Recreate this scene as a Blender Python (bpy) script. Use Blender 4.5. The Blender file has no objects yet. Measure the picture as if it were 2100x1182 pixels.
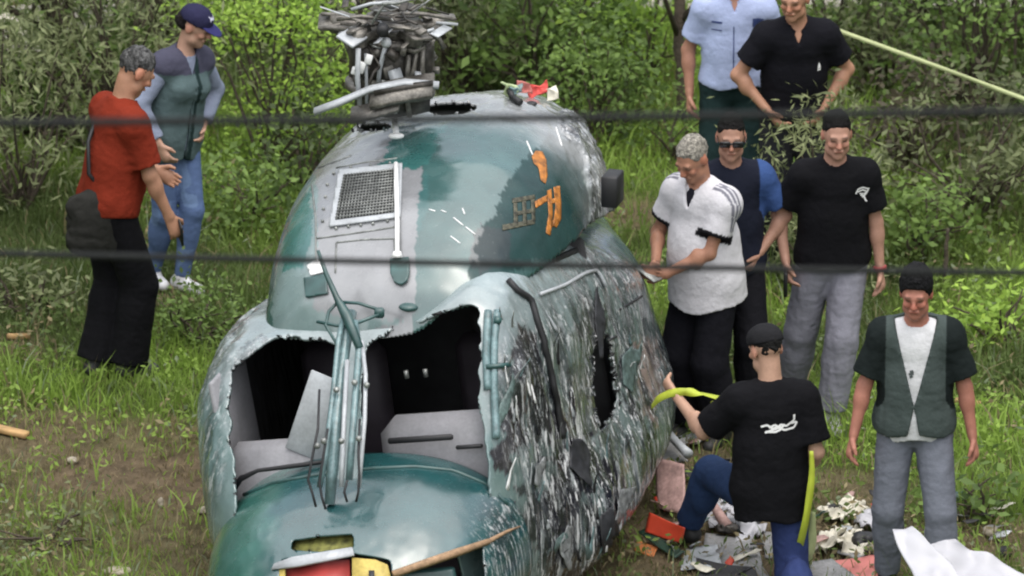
import bpy, math, random
import numpy as np
from mathutils import Vector, Matrix
from mathutils.bvhtree import BVHTree

scene = bpy.context.scene
COL = scene.collection
rng = np.random.default_rng(7)
random.seed(7)

# ------------------------------------------------------------------ camera, sky, sun, exposure
F_PX, CX, CY = 14500.0, 1050.0, 591.0            # photograph is 2100 x 1182
PITCH = math.radians(20.0)
CAM = np.array([0.0, -37.4, 13.61])
FWD = np.array([0.0, math.cos(PITCH), -math.sin(PITCH)])
UPV = np.array([0.0, math.sin(PITCH), math.cos(PITCH)])
cam_d = bpy.data.cameras.new("camera")
cam_d.sensor_width = 36.0
cam_d.lens = 36.0 * F_PX / 2100.0
cam_d.clip_start = 0.5
cam_d.clip_end = 2000.0
cam_d.dof.use_dof = True
cam_d.dof.focus_distance = 36.0
cam_d.dof.aperture_fstop = 4.0
cam = bpy.data.objects.new("camera", cam_d)
COL.objects.link(cam)
cam.location = CAM
cam.rotation_euler = (math.pi / 2 - PITCH, 0, 0)
scene.camera = cam

SUN_EL, SUN_AZ = math.radians(74), math.radians(-35)     # high, behind left of the camera
world = bpy.data.worlds.new("World")
scene.world = world
world.use_nodes = True
wn, wl = world.node_tree.nodes, world.node_tree.links
for n in list(wn): wn.remove(n)
wo = wn.new("ShaderNodeOutputWorld"); bg = wn.new("ShaderNodeBackground")
sky = wn.new("ShaderNodeTexSky"); hs = wn.new("ShaderNodeHueSaturation")
sky.sky_type = 'NISHITA'; sky.sun_disc = False
sky.sun_elevation = SUN_EL; sky.sun_rotation = SUN_AZ + math.pi
sky.air_density = 1.6; sky.dust_density = 4.0; sky.ozone_density = 1.0
hs.inputs['Saturation'].default_value = 0.42               # overcast: a pale, nearly neutral sky
wl.new(sky.outputs[0], hs.inputs['Color']); wl.new(hs.outputs[0], bg.inputs['Color'])
bg.inputs['Strength'].default_value = 0.15
wl.new(bg.outputs[0], wo.inputs[0])
sun_d = bpy.data.lights.new("sun", 'SUN')
sun_d.energy = 1.5; sun_d.angle = math.radians(115); sun_d.color = (1.0, 0.96, 0.9)
sun = bpy.data.objects.new("sun", sun_d); COL.objects.link(sun)
_sd = Vector((math.cos(SUN_EL) * math.sin(SUN_AZ), -math.cos(SUN_EL) * math.cos(SUN_AZ), math.sin(SUN_EL)))
sun.rotation_euler = _sd.to_track_quat('Z', 'Y').to_euler()
sun.location = (0, 0, 60)
scene.view_settings.view_transform = 'Standard'
scene.view_settings.look = 'None'
scene.view_settings.gamma = 1.0
scene.view_settings.use_curve_mapping = False
scene.view_settings.exposure = 0.75
scene.cycles.use_denoising = True
scene.cycles.max_bounces = 6
scene.cycles.filter_width = 2.1

# ------------------------------------------------------------------ helpers
def ray(px, py):
    d = FWD + (px - CX) / F_PX * np.array([1.0, 0, 0]) - (py - CY) / F_PX * UPV
    return d / np.linalg.norm(d)

def at_y(px, py, y):                 # point on the sight line at world depth y
    d = ray(px, py); t = (y - CAM[1]) / d[1]
    return CAM + d * t

def at_z(px, py, z=0.0):             # point on the sight line at world height z
    d = ray(px, py); t = (z - CAM[2]) / d[2]
    return CAM + d * t

def project(P):
    d = np.asarray(P, float) - CAM
    dep = d @ FWD
    return np.stack([CX + F_PX * d[..., 0] / dep, CY - F_PX * (d @ UPV) / dep], -1)

def in_poly(pts, poly):
    poly = np.asarray(poly, float); x, y = pts[:, 0], pts[:, 1]
    inside = np.zeros(len(pts), bool); n = len(poly)
    for i in range(n):
        x0, y0 = poly[i]; x1, y1 = poly[(i + 1) % n]
        if y0 == y1: continue
        c = ((y0 > y) != (y1 > y)) & (x < (x1 - x0) * (y - y0) / (y1 - y0) + x0)
        inside ^= c
    return inside

def poly_dist(pts, poly):
    poly = np.asarray(poly, float); best = np.full(len(pts), 1e9); near = np.zeros((len(pts), 2)); n = len(poly)
    for i in range(n):
        a = poly[i]; b = poly[(i + 1) % n]; ab = b - a
        t = np.clip(((pts - a) @ ab) / max(ab @ ab, 1e-9), 0, 1)
        q = a + t[:, None] * ab; d = np.linalg.norm(pts - q, axis=1)
        m = d < best; best[m] = d[m]; near[m] = q[m]
    return best, near

def _h(ix, iy, iz, s):
    h = (ix * 374761393 + iy * 668265263 + iz * 1274126177 + s * 974711) & 0x7fffffff
    h = ((h ^ (h >> 13)) * 1274126177) & 0x7fffffff
    h = h ^ (h >> 16)
    return (h & 0xffff) / 65535.0

def vnoise(P, seed=0):               # value noise 0..1, vectorised
    P = np.asarray(P, float); I = np.floor(P).astype(np.int64); f = P - I; f = f * f * (3 - 2 * f)
    r = 0
    for dx in (0, 1):
        for dy in (0, 1):
            for dz in (0, 1):
                w = (f[..., 0] if dx else 1 - f[..., 0]) * (f[..., 1] if dy else 1 - f[..., 1]) * (f[..., 2] if dz else 1 - f[..., 2])
                r = r + w * _h(I[..., 0] + dx, I[..., 1] + dy, I[..., 2] + dz, seed)
    return r

def fbm(P, oct=3, seed=0):
    P = np.asarray(P, float); a, t, r = 1.0, 0.0, 0
    for i in range(oct):
        r = r + a * vnoise(P * 2 ** i + 17.3 * i, seed + i); t += a; a *= 0.5
    return r / t

def sstep(a, b, x):
    t = np.clip((x - a) / (b - a), 0, 1); return t * t * (3 - 2 * t)

def mesh_np(name, V, F, smooth=True, col=None, attrs=None):
    V = np.asarray(V, np.float32); me = bpy.data.meshes.new(name)
    F = [np.asarray(f, np.int32) for f in (F if isinstance(F, (list, tuple)) and len(F) and isinstance(F[0], np.ndarray) and F[0].ndim == 2 else [np.asarray(F, np.int32)])]
    F = [f for f in F if len(f)]
    me.vertices.add(len(V)); me.vertices.foreach_set("co", V.ravel())
    nl = sum(f.size for f in F); npoly = sum(len(f) for f in F)
    me.loops.add(nl); me.loops.foreach_set("vertex_index", np.concatenate([f.ravel() for f in F]))
    me.polygons.add(npoly)
    starts, o = [], 0
    for f in F:
        starts.append(o + np.arange(len(f)) * f.shape[1]); o += f.size
    me.polygons.foreach_set("loop_start", np.concatenate(starts).astype(np.int32))
    me.update(calc_edges=True)
    if smooth: me.polygons.foreach_set("use_smooth", np.ones(npoly, bool))
    if col is not None:
        c = np.ones((len(V), 4), np.float32); c[:, :3] = col
        a = me.color_attributes.new("Col", 'FLOAT_COLOR', 'POINT'); a.data.foreach_set("color", c.ravel())
    for k, v in (attrs or {}).items():
        a = me.attributes.new(k, 'FLOAT', 'POINT'); a.data.foreach_set("value", np.asarray(v, np.float32))
    me.validate()
    return me

def wmat(o):
    m = Matrix.LocRotScale(o.location, o.rotation_euler, o.scale)
    return wmat(o.parent) @ m if o.parent else m

def link(name, me, m=None, parent=None, world_verts=False):
    o = bpy.data.objects.new(name, me); COL.objects.link(o)
    if m is not None and me is not None and not me.materials: me.materials.append(m)
    if parent is not None:
        o.parent = parent
        if world_verts: me.transform(wmat(parent).inverted())
    return o

def tag(o, label=None, cat=None, group=None, kind=None):
    if label: o['label'] = label
    if cat: o['category'] = cat
    if group: o['group'] = group
    if kind: o['kind'] = kind
    return o

def empty(name, loc, rz=0.0, label=None, cat=None, group=None):
    o = bpy.data.objects.new(name, None); COL.objects.link(o)
    o.location = loc; o.rotation_euler = (0, 0, rz); o.empty_display_size = 0.2
    return tag(o, label, cat, group)

class MB:                            # collects simple solids into one mesh
    def __init__(s): s.V, s.Q, s.T, s.n = [], [], [], 0
    def add(s, V, Q=(), T=()):
        V = np.asarray(V, float)
        if len(Q): s.Q.append(np.asarray(Q, int) + s.n)
        if len(T): s.T.append(np.asarray(T, int) + s.n)
        s.V.append(V); s.n += len(V)
    def tube(s, pts, r, n=8, cap=True):
        pts = np.asarray(pts, float); m = len(pts)
        r = np.broadcast_to(np.asarray(r, float), (m,))
        d = np.gradient(pts, axis=0); d /= np.linalg.norm(d, axis=1)[:, None] + 1e-9
        ref = np.array([0, 0, 1.0]) if abs(d[0][2]) < .9 else np.array([1.0, 0, 0])
        rows = []
        for i in range(m):
            a = np.cross(d[i], ref); a /= np.linalg.norm(a) + 1e-9; b = np.cross(d[i], a)
            ref = np.cross(a, d[i]) if i >= 0 else ref
            th = np.arange(n) * 2 * math.pi / n
            rows.append(pts[i] + r[i] * (np.cos(th)[:, None] * a + np.sin(th)[:, None] * b))
        V = np.concatenate(rows); Q = []
        for i in range(m - 1):
            for j in range(n):
                Q.append((i * n + j, i * n + (j + 1) % n, (i + 1) * n + (j + 1) % n, (i + 1) * n + j))
        T = []
        if cap:
            V = np.concatenate([V, pts[:1], pts[-1:]]); c0, c1 = m * n, m * n + 1
            for j in range(n):
                T.append((c0, (j + 1) % n, j)); T.append((c1, (m - 1) * n + j, (m - 1) * n + (j + 1) % n))
        s.add(V, Q, T); return s
    def box(s, c, sx, sy, sz, R=None, bev=0.0):
        b = min(bev, sx / 2.01, sy / 2.01, sz / 2.01)
        if b <= 0:
            V = np.array([(x, y, z) for x in (-sx / 2, sx / 2) for y in (-sy / 2, sy / 2) for z in (-sz / 2, sz / 2)])
            Q = [(0, 1, 3, 2), (4, 6, 7, 5), (0, 4, 5, 1), (2, 3, 7, 6), (0, 2, 6, 4), (1, 5, 7, 3)]; T = []
        else:
            xs = [(-sx / 2, -sx / 2 + b), (sx / 2, sx / 2 - b)]; ys = [(-sy / 2, -sy / 2 + b), (sy / 2, sy / 2 - b)]; zs = [(-sz / 2, -sz / 2 + b), (sz / 2, sz / 2 - b)]
            V, idx = [], {}
            for i in (0, 1):
                for j in (0, 1):
                    for k in (0, 1):
                        idx[i, j, k] = len(V)
                        V += [(xs[i][0], ys[j][1], zs[k][1]), (xs[i][1], ys[j][0], zs[k][1]), (xs[i][1], ys[j][1], zs[k][0])]
            V = np.array(V); Q, T = [], []
            def f(i, j, k, a): return idx[i, j, k] + a
            for i in (0, 1): Q.append([f(i, 0, 0, 0), f(i, 0, 1, 0), f(i, 1, 1, 0), f(i, 1, 0, 0)])
            for j in (0, 1): Q.append([f(0, j, 0, 1), f(1, j, 0, 1), f(1, j, 1, 1), f(0, j, 1, 1)])
            for k in (0, 1): Q.append([f(0, 0, k, 2), f(0, 1, k, 2), f(1, 1, k, 2), f(1, 0, k, 2)])
            for j in (0, 1):
                for k in (0, 1): Q.append([f(0, j, k, 1), f(1, j, k, 1), f(1, j, k, 2), f(0, j, k, 2)])
            for i in (0, 1):
                for k in (0, 1): Q.append([f(i, 0, k, 0), f(i, 1, k, 0), f(i, 1, k, 2), f(i, 0, k, 2)])
            for i in (0, 1):
                for j in (0, 1): Q.append([f(i, j, 0, 0), f(i, j, 1, 0), f(i, j, 1, 1), f(i, j, 0, 1)])
            for i in (0, 1):
                for j in (0, 1):
                    for k in (0, 1): T.append([f(i, j, k, 0), f(i, j, k, 1), f(i, j, k, 2)])
            def fix(L):                                   # wind every face outwards
                out = []
                for q in L:
                    p = V[list(q)]; nrm = np.cross(p[1] - p[0], p[2] - p[0])
                    out.append(list(q) if nrm @ p.mean(0) > 0 else list(q)[::-1])
                return out
            Q, T = fix(Q), fix(T)
        if R is not None: V = V @ np.asarray(R).T
        s.add(V + np.asarray(c, float), Q, T); return s
    def disc(s, c, r, h, axis=(0, 0, 1), n=20, r2=None):
        axis = np.asarray(axis, float); axis /= np.linalg.norm(axis)
        c = np.asarray(c, float)
        return s.tube([c - axis * h / 2, c + axis * h / 2], [r, r if r2 is None else r2], n)
    def ball(s, c, r, n=8):
        r = np.broadcast_to(np.asarray(r, float), (3,)); V, Q = [], []
        for i in range(n + 1):
            for j in range(2 * n):
                a, b = math.pi * i / n, math.pi * j / n
                V.append((r[0] * math.sin(a) * math.cos(b), r[1] * math.sin(a) * math.sin(b), r[2] * math.cos(a)))
        for i in range(n):
            for j in range(2 * n):
                Q.append((i * 2 * n + j, (i + 1) * 2 * n + j, (i + 1) * 2 * n + (j + 1) % (2 * n), i * 2 * n + (j + 1) % (2 * n)))
        s.add(np.array(V) + np.asarray(c, float), Q); return s
    def build(s, name, m, parent=None, smooth=False, col=None, attrs=None):
        V = np.concatenate(s.V); F = []
        if s.Q: F.append(np.concatenate(s.Q))
        if s.T: F.append(np.concatenate(s.T))
        me = mesh_np(name, V, F, smooth, col, attrs)
        return link(name, me, m, parent, world_verts=parent is not None)

def rotm(ax, ang):
    return np.array(Matrix.Rotation(ang, 3, ax))

def frame_from(a, b, up=(0, 0, 1)):      # columns: right, along, up
    y = np.asarray(b, float) - np.asarray(a, float); y /= np.linalg.norm(y)
    x = np.cross(y, up); x /= np.linalg.norm(x) + 1e-9; z = np.cross(x, y)
    return np.stack([x, y, z], 1)

# ------------------------------------------------------------------ materials
def mat(name, color=(.5, .5, .5), rough=.6, metal=0.0, attr=False, var=.25, vscale=8.0, bump=0.0, bscale=60.0,
        coat=0.0, spec=None, var2=0.0, v2scale=60.0, transl=0.0, sat=0.0, sheen=0.0, rough_var=0.0):
    m = bpy.data.materials.new(name); m.use_nodes = True
    nt = m.node_tree; N, L = nt.nodes, nt.links
    b = N['Principled BSDF']
    b.inputs['Roughness'].default_value = rough; b.inputs['Metallic'].default_value = metal
    if coat: b.inputs['Coat Weight'].default_value = coat; b.inputs['Coat Roughness'].default_value = .08
    if spec is not None: b.inputs['Specular IOR Level'].default_value = spec
    if sheen: b.inputs['Sheen Weight'].default_value = sheen
    tc = N.new('ShaderNodeTexCoord')
    if attr:
        src = N.new('ShaderNodeAttribute'); src.attribute_name = 'Col'; base = src.outputs['Color']
    else:
        src = N.new('ShaderNodeRGB'); src.outputs[0].default_value = (*color, 1); base = src.outputs[0]
    def layer(base, amt, sc, det):
        nz = N.new('ShaderNodeTexNoise'); nz.inputs['Scale'].default_value = sc; nz.inputs['Detail'].default_value = det
        L.new(tc.outputs['Object'], nz.inputs['Vector'])
        mr = N.new('ShaderNodeMapRange'); mr.inputs[1].default_value = .3; mr.inputs[2].default_value = .7
        mr.inputs[3].default_value = 1 - amt; mr.inputs[4].default_value = 1 + amt
        L.new(nz.outputs[0], mr.inputs[0])
        mx = N.new('ShaderNodeVectorMath'); mx.operation = 'SCALE'
        L.new(base, mx.inputs[0]); L.new(mr.outputs[0], mx.inputs['Scale'])
        return mx.outputs[0], nz
    if var: base, nz = layer(base, var, vscale, 5)
    if var2: base, _ = layer(base, var2, v2scale, 3)
    if sat:
        hsv = N.new('ShaderNodeHueSaturation'); hsv.inputs['Saturation'].default_value = sat; hsv.inputs['Value'].default_value = 1.3; L.new(base, hsv.inputs['Color']); base = hsv.outputs[0]
    L.new(base, b.inputs['Base Color'])
    if rough_var:
        nr = N.new('ShaderNodeTexNoise'); nr.inputs['Scale'].default_value = 14; nr.inputs['Detail'].default_value = 6
        L.new(tc.outputs['Object'], nr.inputs['Vector'])
        mr = N.new('ShaderNodeMapRange'); mr.inputs[1].default_value = .35; mr.inputs[2].default_value = .7
        mr.inputs[3].default_value = max(.03, rough - rough_var); mr.inputs[4].default_value = min(1, rough + rough_var)
        L.new(nr.outputs[0], mr.inputs[0]); L.new(mr.outputs[0], b.inputs['Roughness'])
    if bump:
        nb = N.new('ShaderNodeTexNoise'); nb.inputs['Scale'].default_value = bscale; nb.inputs['Detail'].default_value = 4
        L.new(tc.outputs['Object'], nb.inputs['Vector'])
        bp = N.new('ShaderNodeBump'); bp.inputs['Strength'].default_value = bump; bp.inputs['Distance'].default_value = .02
        L.new(nb.outputs[0], bp.inputs['Height']); L.new(bp.outputs[0], b.inputs['Normal'])
    if transl:
        t = N.new('ShaderNodeBsdfTranslucent'); L.new(base, t.inputs['Color'])
        ms = N.new('ShaderNodeMixShader'); ms.inputs[0].default_value = transl
        out = [n for n in N if n.type == 'OUTPUT_MATERIAL'][0]
        L.new(b.outputs[0], ms.inputs[1]); L.new(t.outputs[0], ms.inputs[2]); L.new(ms.outputs[0], out.inputs[0])
    return m

def ground_z(x, y):
    x = np.asarray(x, float); y = np.asarray(y, float)
    P = np.stack([x * .55, y * .55, np.zeros_like(x)], -1)
    return (fbm(P, 3, 3) - .5) * .16
def gz(x, y): return float(ground_z(np.array([x]), np.array([y]))[0])
def gnd(px, py):
    z = 0.0
    for _ in range(3):
        p = at_z(px, py, z); z = gz(p[0], p[1])
    return at_z(px, py, z)
# ------------------------------------------------------------------ the wrecked helicopter
PSI = math.radians(16.0)
HX, HY = -0.80, -5.30                        # foot of the windscreen post
US = np.array([math.cos(PSI), -math.sin(PSI), 0]); VS = np.array([math.sin(PSI), math.cos(PSI), 0])
H0 = np.array([HX, HY, 0.0])
ROLL, RP = math.radians(10.0), 0.75          # the wreck leans over to its starboard side
CR, SR = math.cos(ROLL), math.sin(ROLL)
def hpa(A):
    A = np.asarray(A, float); u = A[:, :1] * CR - (A[:, 2:] - RP) * SR; z = A[:, :1] * SR + (A[:, 2:] - RP) * CR + RP
    return H0 + u * US + A[:, 1:2] * VS + z * np.array([0, 0, 1.0])
def hp(u, v, z): return hpa(np.array([[u, v, z]]))[0]

def smooth_curve(keys, x, win):
    k = np.array(keys, float); n = 21
    r = 0; w = 0
    for o in np.linspace(-1, 1, n):
        ww = 1 - abs(o) * .9; r = r + ww * np.interp(x + o * win, k[:, 0], k[:, 1]); w += ww
    return r / w

def section(W, B, T, n, m, zc=None):         # superellipse resampled by arc length, m points, starts at the bottom
    th = np.linspace(-math.pi / 2, 1.5 * math.pi, 1441)
    c, s = np.cos(th), np.sin(th)
    u = W * np.sign(c) * np.abs(c) ** (2 / n); z = (T + B) / 2 + (T - B) / 2 * np.sign(s) * np.abs(s) ** (2 / n)
    L = np.concatenate([[0], np.cumsum(np.hypot(np.diff(u), np.diff(z)))])
    t = np.linspace(0, L[-1], m + 1)[:-1]
    return np.interp(t, L, u), np.interp(t, L, z)

def loft(vs, W, B, T, n, m, skew=None):
    rows = []
    for i, v in enumerate(vs):
        u, z = section(W[i], B[i], T[i], n[i], m)
        rows.append(np.stack([u, np.full(m, v), z], 1))
    V = np.concatenate(rows); k = len(vs)
    i, j = np.meshgrid(np.arange(k - 1), np.arange(m), indexing='ij'); i = i.ravel(); j = j.ravel(); j2 = (j + 1) % m
    F = np.stack([i * m + j, (i + 1) * m + j, (i + 1) * m + j2, i * m + j2], 1)
    return V, F

def vnormals(V, F):
    fn = np.cross(V[F[:, 2]] - V[F[:, 0]], V[F[:, 3]] - V[F[:, 1]])
    n = np.zeros_like(V)
    for k in range(F.shape[1]): np.add.at(n, F[:, k], fn)
    return n / (np.linalg.norm(n, axis=1)[:, None] + 1e-12)

def cut_holes(V, F, holes, jag=0.0, N=None):         # opens a shell along outlines seen from the front; edges are snapped and ragged
    N = vnormals(V, F) if N is None else N
    facing = ((V - CAM) * N).sum(1) < 0
    bvh = BVHTree.FromPolygons(V.tolist(), F.tolist())
    px = project(V)
    if jag: px = px + (np.stack([fbm(V * 8, 3, 5), fbm(V * 8, 3, 9)], 1) - .5) * jag * 2.6
    V = V.copy()
    for poly in holes:
        ins = in_poly(px, poly) & facing
        dead = ins[F].all(1); F = F[~dead]
        used = np.zeros(len(V), bool); used[F.ravel()] = True
        idx = np.where(ins & used)[0]
        _, near = poly_dist(px[idx], poly)
        near = near - (px[idx] - project(V[idx]))
        for i, q in zip(idx, near):
            d = ray(q[0], q[1]); h = bvh.ray_cast(Vector(CAM), Vector(d))
            if h[0] is not None and (Vector(V[i]) - h[0]).length < .12: V[i] = h[0]
        px[idx] = project(V[idx])
    used = np.zeros(len(V), bool); used[F.ravel()] = True
    m = np.cumsum(used) - 1
    return V[used], m[F], used, bvh

def patch_px(bvh, poly, step=3.0, lift=.004, amp=0.0):   # a sheet that lies on a surface inside an outline
    poly = np.asarray(poly, float); lo, hi = poly.min(0), poly.max(0)
    nx, ny = max(2, int((hi[0] - lo[0]) / step) + 2), max(2, int((hi[1] - lo[1]) / step) + 2)
    gx, gy = np.meshgrid(np.linspace(lo[0], hi[0], nx), np.linspace(lo[1], hi[1], ny), indexing='ij')
    P = np.stack([gx.ravel(), gy.ravel()], 1)
    i, j = np.meshgrid(np.arange(nx - 1), np.arange(ny - 1), indexing='ij'); i = i.ravel(); j = j.ravel()
    F = np.stack([i * ny + j, i * ny + j + 1, (i + 1) * ny + j + 1, (i + 1) * ny + j], 1)
    ins = in_poly(P, poly); d, near = poly_dist(P, poly)
    F = F[ins[F].any(1)]
    P = np.where(ins[:, None], P, near)
    V = np.zeros((len(P), 3)); ok = np.zeros(len(P), bool)
    for k in np.unique(F):
        h = bvh.ray_cast(Vector(CAM), Vector(ray(*P[k])))
        if h[0] is not None:
            nrm = h[1] if h[1].dot(Vector(ray(*P[k]))) < 0 else -h[1]
            V[k] = np.array(h[0] + nrm * lift); ok[k] = True
    F = F[ok[F].all(1)]
    used = np.zeros(len(V), bool); used[F.ravel()] = True; m = np.cumsum(used) - 1
    return V[used], m[F]

def on_surf(bvh, px, py, lift=.0):
    h = bvh.ray_cast(Vector(CAM), Vector(ray(px, py)))
    if h[0] is None: return None
    nrm = h[1] if h[1].dot(Vector(ray(px, py))) < 0 else -h[1]
    return np.array(h[0] + nrm * lift)

def seam(mb, bvh, pts, w, lift=.002, n=6, step=12):      # a bead that follows a surface along a drawn line
    pts = np.asarray(pts, float); L = np.concatenate([[0], np.cumsum(np.linalg.norm(np.diff(pts, axis=0), axis=1))])
    t = np.linspace(0, L[-1], max(2, int(L[-1] / step)))
    Q = [on_surf(bvh, np.interp(a, L, pts[:, 0]), np.interp(a, L, pts[:, 1]), lift) for a in t]
    Q = [q for q in Q if q is not None]
    if len(Q) > 1: mb.tube(Q, w, n)

heli = empty("crashed_helicopter", tuple(H0), -PSI, "wrecked green helicopter with smashed windscreen sitting upright on the grass", "helicopter")

# --- cabin shell
vs = np.concatenate([np.arange(-.10, 2.5, .0125), np.arange(2.5, 4.01, .05)])
Wk = [(-.1, .62), (0, .70), (.3, .84), (.6, .92), (1.2, .98), (1.9, .98), (2.6, .92), (3.2, .75), (4, .3)]
Tk = [(-.1, .76), (0, .92), (.3, 1.22), (.52, 1.45), (.62, 1.50), (.9, 1.54), (1.4, 1.50), (1.9, 1.43), (3, 1.25), (4, 1.0)]
Bk = [(-.1, .05), (0, -.02), (1, -.08), (3, -.05), (4, .5)]
nk = [(-.1, 2.8), (.3, 3.6), (.8, 4.2), (2, 3.6), (4, 2.4)]
CW, CT, CB, Cn = smooth_curve(Wk, vs, .12), smooth_curve(Tk, vs, .05), smooth_curve(Bk, vs, .1), smooth_curve(nk, vs, .1)
cabV, cabF = loft(vs, CW, CB, CT, Cn, 520)
cabV[:, 0] *= np.where(cabV[:, 0] > 0, .89, 1)
cabV[:, 0] *= np.where(cabV[:, 0] > 0, 1 + .15 * sstep(.75, .0, cabV[:, 2]) * sstep(.35, 1.2, cabV[:, 1]), 1)   # the flank has burst outwards low down
cabV[:, 2] += .17 * sstep(.22, .62, cabV[:, 0]) * sstep(.25, .75, cabV[:, 1]) * sstep(2.6, 1.9, cabV[:, 1]) * sstep(.95, 1.40, cabV[:, 2])   # intake shoulder over the port door
# --- cowling dome
vc = np.concatenate([.58 + .3 * (np.linspace(0, 1, 34)) ** 2, np.arange(.8925, 3.0, .0125), np.arange(3.0, 3.81, .05)])
cWk = [(.58, .36), (.62, .52), (.68, .62), (.8, .69), (1.2, .77), (1.7, .82), (2.3, .80), (3, .55), (3.8, .3)]
cTk = [(.58, 1.42), (.62, 1.54), (.68, 1.66), (.82, 1.78), (1.1, 1.93), (1.5, 2.07), (1.9, 2.12), (2.4, 2.12), (3, 1.95), (3.8, 1.6)]
DW, DT = smooth_curve(cWk, vc, .05), smooth_curve(cTk, vc, .06)
Dn = np.full(len(vc), 2.8)
cowV, cowF = loft(vc, DW, np.full(len(vc), .62), DT, Dn, 420)
cowV[:, 0] = np.where(cowV[:, 0] < 0, cowV[:, 0] * .90, cowV[:, 0]) + .03
_cut = np.interp(cowV[:, 1], vs, CT) - .03 + .15 * sstep(.25, .6, cowV[:, 0]) * sstep(.3, .75, cowV[:, 1])
cowF = cowF[~(cowV[:, 2] < np.minimum(_cut, 1.55))[cowF].all(1)]
# --- nose fairing
vn = np.concatenate([-.80 + .2 * np.linspace(0, 1, 20) ** 2, np.arange(-.59, .31, .0125)])
s_ = np.sqrt(np.clip(1 - ((vn - .30) / 1.10) ** 2, 1e-4, 1))
NW, NT, NB = .80 * s_ ** .85, .18 + .775 * s_, np.full(len(vn), .0) - .08 * s_
noseV, noseF = loft(vn, NW, NB, NT, np.full(len(vn), 2.3), 400)
def paint_mat(name, coat=.6, rough=.32, wear=1.0):
    m = bpy.data.materials.new(name); m.use_nodes = True
    nt = m.node_tree; N, L = nt.nodes, nt.links; b = N['Principled BSDF']
    tc = N.new('ShaderNodeTexCoord')
    col = N.new('ShaderNodeAttribute'); col.attribute_name = 'Col'
    wr = N.new('ShaderNodeAttribute'); wr.attribute_name = 'wear'
    def noise(scale, det, sc, rgh=.55):
        mp = N.new('ShaderNodeMapping'); mp.inputs['Scale'].default_value = sc
        L.new(tc.outputs['Object'], mp.inputs['Vector'])
        n = N.new('ShaderNodeTexNoise'); n.inputs['Scale'].default_value = scale; n.inputs['Detail'].default_value = det; n.inputs['Roughness'].default_value = rgh
        L.new(mp.outputs[0], n.inputs['Vector']); return n.outputs[0]
    def ramp(x, a, bb, lo=0.0, hi=1.0):
        r = N.new('ShaderNodeMapRange'); r.inputs[1].default_value = a; r.inputs[2].default_value = bb
        r.inputs[3].default_value = lo; r.inputs[4].default_value = hi; L.new(x, r.inputs[0]); return r.outputs[0]
    def mul(a, bb):
        n = N.new('ShaderNodeMath'); n.operation = 'MULTIPLY'; n.use_clamp = True
        for k, x in enumerate((a, bb)):
            if isinstance(x, float): n.inputs[k].default_value = x
            else: L.new(x, n.inputs[k])
        return n.outputs[0]
    def mix(f, a, bb):
        n = N.new('ShaderNodeMix'); n.data_type = 'RGBA'
        L.new(f, n.inputs[0]); L.new(a, n.inputs[6])
        if isinstance(bb, tuple): n.inputs[7].default_value = (*bb, 1)
        else: L.new(bb, n.inputs[7])
        return n.outputs[2]
    var = ramp(noise(5, 5, (1, 1, 1)), .3, .7, .78, 1.2)
    sc = N.new('ShaderNodeVectorMath'); sc.operation = 'SCALE'; L.new(col.outputs['Color'], sc.inputs[0]); L.new(var, sc.inputs['Scale'])
    base = sc.outputs[0]
    # soot, then paint scraped down to bare metal in long streaks
    base = mix(mul(ramp(noise(4.2, 10, (1.3, 1.3, .3), .8), .455, .53), wr.outputs['Fac']), base, (.010, .010, .015))
    base = mix(mul(ramp(noise(26, 8, (1, 1, .10), .74), .535, .61), wr.outputs['Fac']), base, (.25, .27, .28))
    base = mix(mul(ramp(noise(40, 7, (1, 1, .045), .75), .54, .60), wr.outputs['Fac']), base, (.62, .63, .64))
    base = mix(mul(ramp(noise(60, 3, (1, 1, .3), .6), .66, .70), .12), base, (.35, .38, .38))
    L.new(base, b.inputs['Base Color'])
    ma = N.new('ShaderNodeAttribute'); ma.attribute_name = 'matte'; L.new(ramp(ma.outputs['Fac'], 0.0, 1.0, coat, .06), b.inputs['Coat Weight']); L.new(ramp(ma.outputs['Fac'], 0.0, 1.0, .5, .12), b.inputs['Specular IOR Level']); b.inputs['Coat IOR'].default_value = 1.8; b.inputs['Coat Roughness'].default_value = .2
    L.new(ramp(noise(12, 5, (1, 1, 1)), .35, .7, rough - .08, rough + .16), b.inputs['Roughness'])
    bp = N.new('ShaderNodeBump'); bp.inputs['Strength'].default_value = .35; bp.inputs['Distance'].default_value = .03
    hb = mul(noise(30, 6, (1, 1, .3)), wr.outputs['Fac']); L.new(hb, bp.inputs['Height']); L.new(bp.outputs[0], b.inputs['Normal'])
    return m

M = {}
M['paint'] = paint_mat('aircraft_paint', .8, .24)
M['gloss'] = paint_mat('nose_paint', .8, .2)
M['lining'] = mat('dark_lining', (.03, .03, .032), .85, var=.3)
M['trim'] = mat('grey_trim', (.215, .215, .23), .7, var=.15, vscale=5, var2=.08)
M['trim_dark'] = mat('dark_trim', (.035, .028, .036), .6, var=.3)
M['black'] = mat('black_rubber', (.012, .012, .014), .55, var=.2)
M['steel'] = mat('dull_steel', (.24, .25, .24), .42, .55, var=.35, vscale=20, var2=.25, v2scale=90, bump=.2)
M['hub'] = mat('weathered_alloy', (.15, .14, .125), .45, .5, var=.45, vscale=18, var2=.3, v2scale=90, bump=.06)
M['hub_dark'] = mat('oily_alloy', (.05, .045, .04), .5, .4, var=.6, vscale=18, var2=.3)
M['teal'] = mat('teal_enamel', (.12, .19, .20), .35, var=.35, vscale=14, var2=.25, v2scale=70, coat=.4)
M['teal_dark'] = mat('dark_teal_enamel', (.025, .07, .068), .4, var=.3, vscale=14, coat=.3)
M['pale'] = mat('pale_grey_paint', (.36, .38, .40), .4, var=.15, vscale=9, var2=.1, coat=.2)
M['white'] = mat('white_enamel', (.78, .78, .78), .45, var=.06)
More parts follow.
